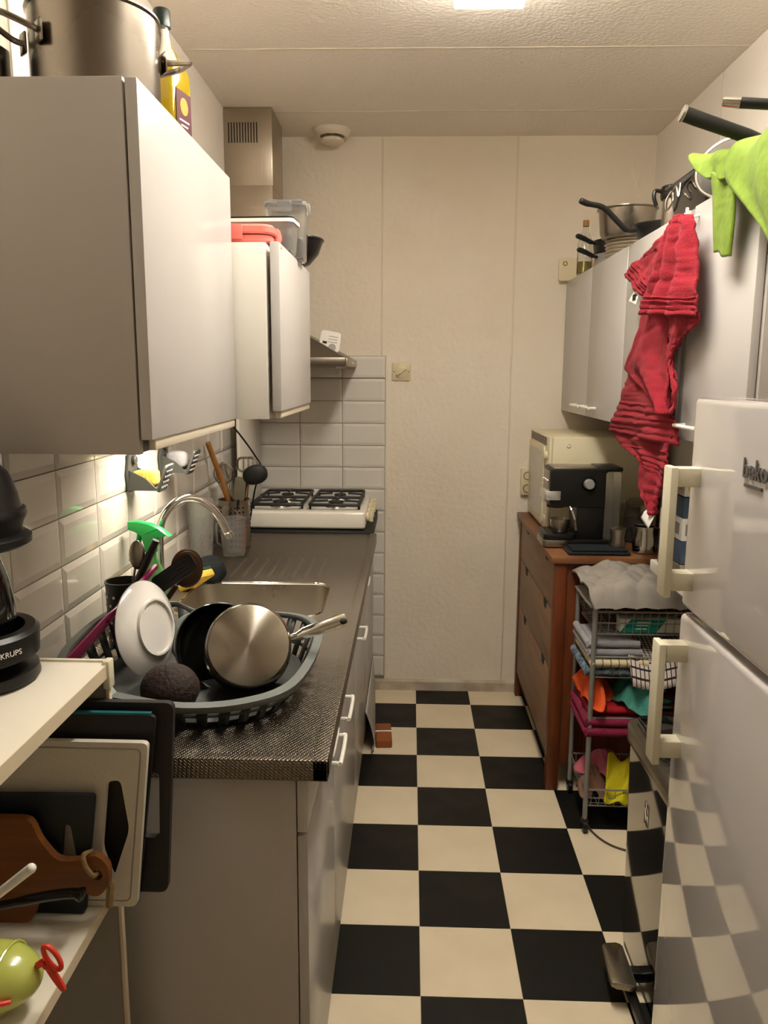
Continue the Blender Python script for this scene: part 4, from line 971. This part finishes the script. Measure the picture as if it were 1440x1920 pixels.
t = thing('frying_pan', 'black frying pan with a long curved handle on the right wall cabinets', 'pan', (.802, 2.66, TZ))
obj('pan', MB().lathe([(0, 0), (.072, 0), (.08, .005), (.1, .045), (.103, .05), (.103, .054), (.098, .052), (.077, .009), (0, .007)], 48), 'black_plastic', t)
obj('handle', MB().tube(smooth([(-.10, -.02, .035), (-.13, -.026, .034), (-.165, -.033, .062), (-.21, -.042, .098), (-.26, -.05, .108), (-.285, -.055, .117)], 5), [.009]*5+[.0115]*10+[.0115]*5+[.0125]*5+[.010], 12, flat=.7), 'black_matte', t)
for k in range(5):
    one('plate', MB().lathe([(0, 0), (.055, 0), (.06, .002), (.098, .011), (.1, .0125), (.097, .014), (.058, .006), (0, .005)], 44, T3(.80+random.uniform(-.003, .003), 3.03, TZ+k*.0125)), 'plate_stack', ['bottom beige dinner plate of the stack under the steel pot', 'second beige dinner plate from the bottom of the stack', 'middle beige dinner plate of the stack under the steel pot', 'beige dinner plate just below the topmost of the stack', 'topmost beige dinner plate right under the steel pot'][k], 'plate', (.80, 3.03, TZ+k*.0125), group='dinner plates on the right wall cabinets')
t = thing('saucepan', 'stainless steel pot standing on the stack of plates', 'pot', (.765, 3.0, TZ+.0645))
obj('body', MB().lathe([(0, 0), (.078, 0), (.086, .004), (.092, .018), (.1, .095), (.106, .099), (.106, .102), (.1, .102), (.096, .095), (.088, .018), (0, .005)], 52), 'steel_pot', t)
for k, (x, y, z) in enumerate(((.81, 3.27, 0), (.805, 3.28, .052))):
    t = thing('saucepan', ['grey pan with a black handle, lower of two behind the plates', 'grey pan with a black handle, upper of two behind the plates'][k], 'pan', (x, y, TZ+z))
    obj('body', MB().lathe([(0, 0), (.085, 0), (.09, .004), (.095, .048), (.098, .05), (.092, .05), (.087, .006), (0, .005)], 44), 'black_plastic' if k else 'cab_grey', t)
    obj('handle', MB().tube(smooth([(-.092, -.03, .036), (-.11, -.035, .04), (-.14, -.045, .052), (-.172, -.056, .062)], 4), [.008]*4+[.012]*4+[.0135]*4+[.010], 10, flat=.7), 'black_matte', t)
t = thing('oil_bottle', 'clear bottle with a cork and a little pale oil at the far cabinet end', 'bottle', (.728, 3.52, TZ))
obj('glass', MB().lathe([(0, 0), (.028, 0), (.031, .004), (.031, .13), (.02, .165), (.013, .18), (.012, .205), (.0105, .205), (.0115, .18), (.0185, .163), (.0295, .13), (.0295, .006), (0, .004)], 32), 'glass', t)
obj('oil', MB().lathe([(0, .005), (.029, .007), (.029, .055), (0, .055)], 32), 'oil_pale', t)
obj('stopper', MB().cyl((0, 0, .198), .013, .026, bev=.002), 'wood_pale', t)
t = thing('cork_board', 'small beige board leaning at the far end of the right wall cabinets', 'board', (.74, 3.70, TZ))
obj('board', MB().prism(rrect(-.082, .06, .0, .098, .008, 3), 'Y', .02, .032, .001), 'beige', t)
obj('eyelet', MB().lathe([(.006, -.001), (.011, -.001), (.011, .001), (.006, .001)], 20, T3(-.055, .0195, .075) @ M.Rotation(PI/2, 4, 'X')), 'wood_pale', t)
# ================================================================ dresser
t = thing('dresser', 'reddish brown wooden chest of three drawers by the end wall', 'dresser', (.8, 3.27, 0))
DX0, DX1, DY0, DY1 = .525, 1.06, 2.80, 3.735
obj('top_board', MB().box(DX0-.015, DX1, DY0-.012, DY1, .882, .906, .004), 'dresser', t, world=True)
for x in (DX0, DX1-.045):
    for y in (DY0, DY1-.045): obj('leg', MB().box(x, x+.045, y, y+.045, .0, .882, .003), 'dresser_dark', t, world=True)
for k in range(5):
    a = DX0+.045+k*(DX1-DX0-.09)/5; obj('side_plank', MB().box(a+.0006, a+(DX1-DX0-.09)/5-.0006, DY0+.012, DY0+.026, .10, .882, .001), 'dresser_dark', t, world=True)
obj('far_side', MB().box(DX0+.045, DX1-.045, DY1-.026, DY1-.012, .10, .882), 'dresser_dark', t, world=True)
obj('inner_case', MB().box(DX0+.02, DX1-.01, DY0+.026, DY1-.026, .115, .878), 'dark', t, world=True)
for z0, z1 in ((.694, .878), (.466, .690), (.125, .462)):
    d = obj('drawer', MB().box(DX0+.004, DX0+.022, DY0+.047, DY1-.047, z0, z1, .0015), 'dresser_front', t, world=True)
    for y in (DY0+.19, DY1-.25):
        zt = z1
        obj('grip_notch', MB().prism([(y-.035, zt+.0005), (y+.035, zt+.0005), (y+.02, zt-.028), (y-.02, zt-.028)], 'X', DX0+.0025, DX0+.0245), 'dark', d, world=True)
obj('bottom_rail', MB().box(DX0+.01, DX0+.03, DY0+.045, DY1-.045, .095, .122), 'dark', t, world=True)
# ================================================================ microwave
DZ = .9065
t = thing('microwave', 'beige microwave oven facing the aisle on the dresser', 'microwave', (.78, 3.45, DZ))
MX, MX1, MY0, MY1, MZ0, MZ1 = .572, 1.0, 3.205, 3.70, DZ+.012, 1.302
obj('case', MB().box(MX, MX1, MY0, MY1, MZ0, MZ1, .004), 'mw', t, world=True)
for x in (MX+.05, MX1-.05):
    for y in (MY0+.05, MY1-.05): obj('foot', MB().cyl((x, y, DZ+.0005), .014, .012), 'black_plastic', t, world=True)
obj('front_frame', MB().box(MX-.014, MX, MY0, MY1, MZ0, MZ1, .003), 'mw', t, world=True)
d = obj('door', MB().prism(rrect(MY0+.09, MY1-.008, MZ0+.012, MZ1-.045, .02, 4), 'X', MX-.02, MX-.014, .002), 'mw', t, world=True)
obj('window', MB().prism(rrect(MY0+.11, MY1-.03, MZ0+.04, MZ1-.07, .03, 4), 'X', MX-.0208, MX-.0195), 'mw_door', d, world=True)
for k in range(5): obj('vent_slot', MB().box(MX-.0148, MX-.0135, MY0+.06, MY1-.02, MZ1-.038+k*.0068, MZ1-.0345+k*.0068), 'dark', t, world=True)
for z in (1.225, 1.10): obj('knob', MB().cyl((MX-.028, MY0+.045, z), .018, .016, 'X', 20, bev=.003), 'mw', t, world=True)
obj('door_button', MB().box(MX-.02, MX-.013, MY0+.02, MY0+.072, MZ0+.025, MZ0+.06, .003), 'fhandle', t, world=True)
for x, z in ((.635, 1.268), (.90, 1.20), (.78, 1.24)): obj('screw_cap', MB().lathe([(0, 0), (.008, 0), (.008, .003), (.0065, .004), (.005, .002), (0, .002)], 18, T3(x, MY0, z) @ M.Rotation(PI/2, 4, 'X')), 'fhandle', t, world=True)
# ================================================================ espresso machine
t = thing('espresso_machine', 'black espresso machine with steel trim on the dresser', 'espresso machine', (.64, 3.02, DZ))
EY0, EY1 = 2.945, 3.10
obj('drip_base', MB().box(.515, .79, EY0, EY1, DZ+.001, DZ+.032, .004), 'black_plastic', t, world=True)
tr = obj('drip_tray', MB().prism(rrect(.506, .625, EY0-.004, EY1+.004, .02, 4), 'Z', DZ+.030, DZ+.052, .003), 'black_plastic', t, world=True)
obj('steel_band', MB().prism(rrect(.503, .60, EY0-.007, EY1+.007, .022, 4), 'Z', DZ+.004, DZ+.030, .002), 'steel_b', t, world=True)
for k in range(6): obj('tray_slot', MB().box(.525+k*.014, .531+k*.014, EY0+.015, EY1-.015, DZ+.0515, DZ+.0527), 'dark', tr, world=True)
obj('column', MB().box(.625, .728, EY0+.006, EY1-.006, DZ+.03, 1.10, .004), 'black_plastic', t, world=True)
hd = obj('head', MB().prism(rrect(.522, .728, 1.062, 1.205, .012, 3), 'Y', EY0, EY1, .004), 'black_plastic', t, world=True)
obj('top_plate', MB().box(.535, .70, EY0+.012, EY1-.012, 1.204, 1.2085, .002), 'steel_b', t, world=True)
obj('rear_lid', MB().box(.70, .79, EY0+.006, EY1-.006, 1.196, 1.211, .004), 'black_plastic', t, world=True)
obj('water_tank', MB().prism(rrect(.729, .785, DZ+.034, 1.195, .012, 3), 'Y', EY0+.01, EY1-.01), 'smoke_pl', t, world=True)
obj('front_panel', MB().box(.519, .5225, EY0+.015, EY1-.015, 1.12, 1.195, .001), 'steel_b', t, world=True)
obj('group_band', MB().prism(rrect(.503, .566, EY0-.006, EY1-.03, .015, 4), 'Z', 1.088, 1.122, .002), 'steel_bright', t, world=True)
for y in (EY0+.04, EY0+.08, EY0+.12): obj('button', MB().cyl((.512, y, 1.155), .009, .008, 'X', 16, bev=.002), 'chrome', t, world=True)
obj('group_ring', MB().lathe([(0, 0), (.034, 0), (.034, .03), (0, .03)], 36, T3(.555, EY0+.055, 1.055)), 'black_plastic', t, world=True)
pf = obj('portafilter', MB().lathe([(0, 0), (.036, 0), (.039, .005), (.039, .026), (.036, .028), (0, .028)], 36, T3(.548, EY0+.05, 1.078)), 'steel', t, world=True)
kn = obj('steam_knob', MB().lathe([(0, .022), (.016, .022), (.019, .018), (.02, 0), (0, 0)], 28, T3(.664, EY0, 1.150) @ M.Rotation(PI/2, 4, 'X')), 'steel_bright', t, world=True)
obj('dial_ring', MB().lathe([(.021, 0), (.027, 0), (.027, .0015), (.021, .0015)], 28, T3(.664, EY0, 1.150) @ M.Rotation(PI/2, 4, 'X')), 'black_gloss', t, world=True)
w_ = obj('steam_wand', MB().tube(smooth([(.598, EY0+.01, 1.065), (.602, EY0-.008, 1.055), (.612, EY0-.012, 1.03), (.618, EY0-.014, 1.0)], 4), .0045, 8), 'chrome', t, world=True)
obj('nozzle', MB().tube([(.616, EY0-.0135, 1.018), (.622, EY0-.015, .978)], .0055, 10), 'steel', w_, world=True)
tag(obj('steel_cup', MB().lathe([(0, 0), (.024, 0), (.028, .004), (.036, .03), (.038, .052), (.0365, .052), (.0345, .031), (.026, .006), (0, .004)], 36, T3(.572, 2.99, DZ+.0535)), 'steel'), 'small steel cup on the drip tray of the espresso machine', 'cup')
tag(obj('folded_cloth', MB().box(.575, .80, 2.82, 2.925, DZ+.001, DZ+.012, .005, 3).box(.59, .79, 2.825, 2.92, DZ+.012, DZ+.022, .005, 3), 'dark_cloth'), 'dark folded cloth in front of the espresso machine', 'cloth')
t = thing('moka_pot', 'small steel coffee pot behind the dark folded cloth', 'coffee pot', (.765, 2.885, DZ+.0225))
obj('base', MB().lathe([(0, 0), (.03, 0), (.031, .003), (.026, .03), (.027, .033), (0, .033)], 10), 'steel', t)
obj('upper', MB().lathe([(0, .033), (.026, .033), (.031, .066), (.012, .074), (0, .074)], 10), 'steel', t)
obj('grip', MB().tube(smooth([(.03, 0, .062), (.05, 0, .064), (.052, 0, .035), (.047, 0, .02)], 4), .005, 8), 'black_plastic', t)
t = thing('storage_jar', 'glass clip-top jar with a dark lid behind the steel milk jug', 'jar', (.895, 3.09, DZ))
obj('glass', MB().lathe([(0, 0), (.05, 0), (.055, .005), (.055, .11), (.047, .128), (.045, .14), (.043, .14), (.0445, .127), (.0525, .109), (.0525, .007), (0, .005)], 40), 'smoke_pl', t)
obj('contents', MB().lathe([(0, .006), (.051, .008), (.051, .09), (0, .092)], 32), 'jar_dark', t)
obj('lid', MB().lathe([(0, .142), (.05, .142), (.052, .146), (.05, .158), (.04, .166), (0, .168)], 40), 'smoke_pl', t)
obj('clip_wire', MB().tube(smooth([(-.056, -.03, .12), (-.06, -.01, .145), (-.055, 0, .16), (-.06, .01, .145), (-.056, .03, .12)], 4), .0022, 6), 'steel', t)
obj('clasp', MB().box(-.012, .012, -.062, -.052, .105, .15, .003), 'steel', t)
t = thing('milk_jug', 'shiny steel milk jug at the front edge of the dresser', 'jug', (.862, 2.89, DZ))
obj('body', MB().lathe([(0, 0), (.036, 0), (.04, .003), (.041, .05), (.036, .08), (.037, .098), (.0355, .098), (.034, .08), (.0385, .05), (.038, .005), (0, .004)], 44), 'chrome', t)
obj('grip', MB().tube(smooth([(.036, 0, .09), (.06, 0, .088), (.064, 0, .06), (.058, 0, .03), (.038, 0, .02)], 4), .004, 8, flat=.5), 'chrome', t)
t = thing('mug', 'black mug beside the steel milk jug on the dresser', 'mug', (.955, 2.90, DZ))
obj('body', MB().lathe([(0, 0), (.034, 0), (.037, .003), (.038, .09), (.036, .09), (.035, .005), (0, .004)], 36), 'black_gloss', t)
obj('grip', MB().tube(smooth([(-.036, 0, .075), (-.056, 0, .07), (-.056, 0, .03), (-.036, 0, .02)], 4), .005, 8), 'black_gloss', t)
# ================================================================ wire trolley
TX0_, TX1_, TY0_, TY1_ = .613, 1.0, 2.53, 2.795
t = thing('wire_trolley', 'grey wire basket trolley on castors beside the dresser', 'trolley', (.8, 2.66, 0))
for x in (TX0_, TX1_):
    for y in (TY0_, TY1_):
        obj('post', MB().tube([(x, y, .045), (x, y, .80)], .0085, 10), 'trolley', t, world=True)
        c_ = obj('castor', MB().cyl((x-.008, y-.002, .0215), .021, .016, 'X', 20, bev=.003), 'black_plastic', t, world=True)
        obj('fork', MB().box(x-.012, x+.012, y-.012, y+.012, .034, .05, .003), 'black_plastic', c_, world=True)
BASK = [(.705, .785), (.555, .63), (.345, .415), (.09, .155)]
for zb, zt in BASK:
    b = obj('basket', MB().tube([(TX0_, TY0_, zt), (TX1_, TY0_, zt), (TX1_, TY1_, zt), (TX0_, TY1_, zt)], .0035, 6, True), 'trolley', t, world=True)
    bt = [(TX0_+.012, TY0_+.012), (TX1_-.012, TY0_+.012), (TX1_-.012, TY1_-.012), (TX0_+.012, TY1_-.012)]
    obj('bottom_hoop', MB().tube([(x, y, zb) for x, y in bt], .0028, 6, True), 'trolley', b, world=True)
    m = MB()
    for k in range(14):
        x = TX0_+.02+k*(TX1_-TX0_-.04)/13
        m.tube([(x, TY0_, zt), (x, TY0_+.012, zb), (x, TY1_-.012, zb), (x, TY1_, zt)], .0015, 5)
    for k in range(8):
        y = TY0_+.03+k*(TY1_-TY0_-.06)/7
        m.tube([(TX0_, y, zt), (TX0_+.012, y, zb), (TX1_-.012, y, zb), (TX1_, y, zt)], .0015, 5)
    obj('wire_grid', m, 'trolley', b, world=True, kind='stuff')
    m = (zb+zt)/2
    obj('middle_wire', MB().tube([(TX0_+.006, TY0_+.006, m), (TX1_-.006, TY0_+.006, m), (TX1_-.006, TY1_-.006, m), (TX0_+.006, TY1_-.006, m)], .002, 5, True), 'trolley', b, world=True)
# cloths in the trolley
def folded(name, label, mt, x0, x1, y0, y1, z0, layers, th, seed=0, jit=.006, curl=True):
    m = MB(); rnd = random.Random(seed)
    for k in range(layers):
        j = lambda: rnd.uniform(-jit, jit)
        a, b, c, d = x0+j(), x1+j(), y0+j(), y1+j(); z = z0+k*th
        nz = rnd.uniform(0, 50)
        def top(u, v, a=a, b=b, c=c, d=d, z=z, nz=nz): return V((a+(b-a)*u, c+(d-c)*v, z+th*.9*(1-(2*u-1)**8*.6)*(1-(2*v-1)**8*.6)+.006*NZ.noise(V((u*5+nz, v*5, k)))))
        def bot(u, v, a=a, b=b, c=c, d=d, z=z): return V((a+(b-a)*u, c+(d-c)*v, z+.0005))
        n1 = len(m.bm.verts); m.surf(top, 18, 14); m.surf(bot, 18, 14)
        if curl:  # rounded fold along the near edge
            m.tube([(a+(b-a)*q/10, c+th*.25+.002*math.sin(q), z+th*.45) for q in range(11)], th*.46, 8)
            m.tube([(a+th*.2, c+(d-c)*q/10, z+th*.45) for q in range(11)], th*.46, 8)
    return one(name, m, mt, label, 'cloth', ((x0+x1)/2, (y0+y1)/2, z0), ang=60)
def crumple(name, label, mt, c, rx, ry, h_, seed, lobes=3, drop=0.):
    """a loosely dropped cloth with folds"""
    def f(u, v):
        a, r = 2*PI*u, v; rr = 1+.22*math.sin(lobes*a+seed)+.12*math.sin((lobes+2)*a+2*seed)
        x, y = rx*r*rr*math.cos(a), ry*r*rr*math.sin(a)
        z = h_*(1-r**1.6)+.35*h_*math.sin(5*a+seed)*r*(1-.3*r)+.3*h_*NZ.noise(V((x*22+seed, y*22, seed)))
        return V((c[0]+x, c[1]+y, max(c[2]+.004, c[2]+z-drop*r)))
    return one(name, MB().surf(f, 64, 14), mt, label, 'cloth', c, solid=.004, ang=70)
# quilted pad on top: a folded sheet with stitched quilting
def quilt(u, v):
    s = v*2-1
    x = .600+.41*u; y = 2.505+.30*abs(s)
    lift = (.045+.018*math.sin(2.6*u+.6)+.016*math.exp(-((u-.30)/.09)**2))*(min(1, abs(s)/.1)**.6)
    z = .792+(lift if s > 0 else 0)+.012*math.sin(PI*u)*(.3+abs(s))
    q = abs(math.sin(u*PI*6+abs(s)*PI*2))**.5+abs(math.sin(u*PI*6-abs(s)*PI*2))**.5
    z += (.008*q if s > 0 else .002*q)+.004*NZ.noise(V((u*14, s*9, 2)))
    k = math.exp(-(s/.1)**2)
    return V((x-.012*(1-u)*(1 if s > 0 else 0), y-.016*k+.012*k, z+.012*k))
one('quilted_cloth', MB().surf(quilt, 84, 60), 'quilt', 'folded grey quilted cloth on top of the wire trolley', 'cloth', (.8, 2.65, .795), solid=.009, ang=80)
t = thing('packet', 'teal and white packet in the top basket of the trolley', 'packet', (.8, 2.56, .709))
obj('sleeve', MB().box(.70, .90, 2.548, 2.60, .7095, .757, .003), 'paper', t, world=True)
obj('print', MB().prism([(.70, .711), (.82, .711), (.85, .755), (.735, .755)], 'Y', 2.5465, 2.549), 'teal_pack', t, world=True)
for k, (a, b) in enumerate(((.755, .80), (.752, .792), (.75, .788))): obj('print_line', MB().box(a, b, 2.5455, 2.5475, .744-k*.011, .747-k*.011), 'white', t, world=True)
folded('folded_towel', 'blue patterned towel at the bottom of the second trolley basket', 'navy_cloth', .598, .80, 2.535, 2.77, .561, 1, .032, 1)
folded('folded_towel', 'beige checked towel in the middle of the second trolley basket', 'beige_check', .604, .79, 2.532, 2.765, .594, 1, .032, 2)
folded('folded_towel', 'grey folded towel on top of the pile in the second trolley basket', 'grey_cloth', .602, .775, 2.54, 2.765, .628, 2, .028, 3)
def drape(u, v):
    x = .735+.24*u; y = 2.75-.26*v; z = .655-.03*v-(.08*((v-.8)/.2)**1.5 if v > .8 else 0)+.012*math.sin(6*u+3*v)+.02*math.exp(-((u-.5)/.2)**2)*(1-v)
    return V((x-.03*(1-v)*(1-u), y, z))
one('checked_cloth', MB().surf(drape, 30, 30), 'check_cloth', 'black and white checked tea towel draped over the second trolley basket', 'cloth', (.85, 2.6, .62), solid=.004, ang=70)
folded('folded_towel', 'magenta towel lying in the third trolley basket', 'magenta_cloth', .604, .80, 2.522, 2.77, .351, 2, .034, 4)
folded('folded_towel', 'dark red cloth at the right of the third trolley basket', 'maroon_cloth', .83, .985, 2.55, 2.77, .351, 5, .03, 5)
folded('folded_towel', 'bright red cloth under the orange one in the trolley', 'red_cloth', .612, .79, 2.55, 2.77, .42, 1, .03, 6)
crumple('crumpled_cloth', 'orange crumpled cloth in the third trolley basket', 'orange_cloth', (.648, 2.65, .447), .055, .13, .095, 1.3)
crumple('crumpled_cloth', 'teal crumpled cloth in the third trolley basket', 'teal_cloth', (.79, 2.61, .45), .095, .13, .10, 2.1, 4)
crumple('crumpled_cloth', 'brown crumpled cloth in the bottom trolley basket', 'brown_cloth', (.655, 2.65, .097), .05, .09, .09, 3.2)
crumple('crumpled_cloth', 'pink cloth lying over the brown one in the bottom trolley basket', 'pink_cloth', (.70, 2.68, .16), .085, .09, .055, 4.4)
def yel(u, v):
    x = .70+.10*u-.025*v; y = 2.60-.075*v+.006*math.sin(8*u); z = .245-.135*v+.012*math.sin(5*u+2)*(1-v)+.008*math.sin(11*u+9*v)
    return V((x, y, z))
one('yellow_cloth', MB().surf(yel, 24, 24), 'yellow_cloth', 'bright yellow cleaning cloth in the bottom trolley basket', 'cloth', (.75, 2.56, .12), solid=.004, ang=70)
one('floor_cable', MB().tube(smooth([(.63, 2.62, .004), (.64, 2.52, .004), (.69, 2.44, .004), (.78, 2.40, .004), (.90, 2.38, .004), (1.05, 2.42, .004)], 8), .0035, 8), 'cord_brown', 'thin brown cable on the floor under the trolley', 'cable', (.63, 2.62, .0))
# ================================================================ pedal bin
t = thing('pedal_bin', 'glossy black two-lid pedal bin between trolley and fridge', 'bin', (.78, 1.78, 0))
lo2 = lambda d, e, z: [(x, y, z) for x, y in rrect(.60-d, .96, 1.58-e, 2.005+e, .035, 5)]
obj('body', loft(MB(), [lo2(0, 0, .025), lo2(0, .004, .03), lo2(.0, .045, .572), lo2(.0, .046, .576)]), 'bin', t, world=True)
obj('plinth', loft(MB(), [lo2(-.015, -.015, 0), lo2(-.015, -.015, .025)]), 'black_plastic', t, world=True)
obj('rim', loft(MB(), [lo2(.004, .05, .577), lo2(.006, .054, .584), lo2(.006, .056, .622), lo2(.002, .052, .63)]), 'bin_rim', t, world=True)
for y0, y1 in ((1.535, 1.785), (1.795, 2.045)): obj('lid', MB().prism(rrect(.615, .95, y0, y1, .03, 4), 'Z', .6305, .645, .004), 'bin', t, world=True)
p = obj('pedal', MB().prism(rpoly([(.508, 1.75), (.572, 1.735), (.572, 1.895), (.518, 1.89)], .014), 'Z', .058, .072, .004), 'bin_rim', t, world=True)
obj('pedal_arm', MB().box(.545, .622, 1.80, 1.83, .03, .058, .003).box(.555, .575, 1.60, 1.80, .02, .045, .004), 'black_plastic', p, world=True)
obj('badge', MB().box(.5985, .601, 1.83, 1.86, .44, .50, .001), 'chrome', t, world=True)
# ================================================================ fridge
t = thing('fridge', 'white two-door fridge freezer with cream bar handles at the right edge', 'fridge', (.8, 1.22, 0))
FX, FY0, FY1 = .52, .947, 1.487
obj('cabinet', MB().box(.588, 1.055, FY0, FY1, .03, 1.495, .006), 'fridge', t, world=True)
obj('top_panel', MB().box(.582, 1.055, FY0, FY1, 1.4955, 1.511, .004), 'fridge', t, world=True)
for x in (.64, 1.0):
    for y in (FY0+.05, FY1-.05): obj('foot', MB().cyl((x, y, .0), .02, .03), 'black_plastic', t, world=True)
obj('gasket', MB().box(.58, .588, FY0+.01, FY1-.01, .06, 1.48), 'fridge_gap', t, world=True)
def fdoor(z0, z1): return MB().box(FX, .578, FY0, FY1, z0, z1, .011, 4)
hz = ((1.147, 1.388, (1.147, 1.388)), (.818, 1.058, (.818, 1.058)))
for (z0, z1), (h0, h1, _) in zip(((1.116, 1.511), (.06, 1.104)), hz):
    d = obj('door', fdoor(z0, z1), 'fridge', t, world=True, ang=25)
    h_ = obj('handle', MB().box(.466, .480, 1.424, 1.468, h0, h1, .003), 'fhandle', d, world=True)
    for z in (h0+.028, h1-.02): obj('handle_bracket', MB().box(.474, .530, 1.428, 1.464, z-.016, z+.018, .003), 'fhandle', h_, world=True)
dd = bpy.data.objects['fridge'].children
updoor = [o for o in dd if o.name.startswith('door')][0]
text('lettering', 'beko', .044, frame((FX-.0022, 1.203, 1.408), (0, -1, 0), (0, 0, 1)), 'logo', updoor, .0008, .0006)
obj('underline', MB().box(FX-.003, FX-.0005, 1.176, 1.238, 1.381, 1.386), 'logo', updoor, world=True)
# ================================================================ white wall shelf with groceries
t = thing('wall_shelf', 'white wall shelf glimpsed between handle and fridge', 'shelf', (XR, 2.1, .965))
obj('board', MB().box(.745, XR-.001, 1.60, 2.42, .955, .99, .003), 'white', t, world=True)
for y in (1.7, 2.32): obj('bracket', MB().prism([(XR-.001, .955), (.85, .955), (XR-.001, .80)], 'Y', y-.01, y+.01), 'white', t, world=True)
def pack(name, label, cat, z0, z1, mt, extra=None, x0=.752, y0=2.18, y1=2.38):
    t = thing(name, label, cat, (x0+.09, (y0+y1)/2, z0))
    obj('box', MB().box(x0, x0+.19, y0, y1, z0, z1, .004), mt, t, world=True)
    if extra: obj('print', MB().box(x0-.0008, x0+.0005, y0+.02, y1-.02, z0+(z1-z0)*extra[1], z0+(z1-z0)*extra[2]).box(x0+.01, x0+.18, y0-.0008, y0+.0005, z0+(z1-z0)*extra[1], z0+(z1-z0)*extra[2]), extra[0], t, world=True)
pack('tin', 'flat silver tin at the bottom of the grocery stack', 'tin', .9905, 1.03, 'steel')
pack('tray', 'dark blue packet above the silver tin on the wall shelf', 'packet', 1.0305, 1.095, 'blue_pack')
pack('carton', 'white carton with dark print in the grocery stack', 'carton', 1.0955, 1.16, 'paper', ('cab_grey', .25, .75))
pack('tray', 'dark blue packet near the top of the grocery stack', 'packet', 1.1605, 1.22, 'blue_pack')
pack('carton', 'white carton with a yellow band on top of the grocery stack', 'carton', 1.2205, 1.275, 'paper', ('yellow', .3, .85))
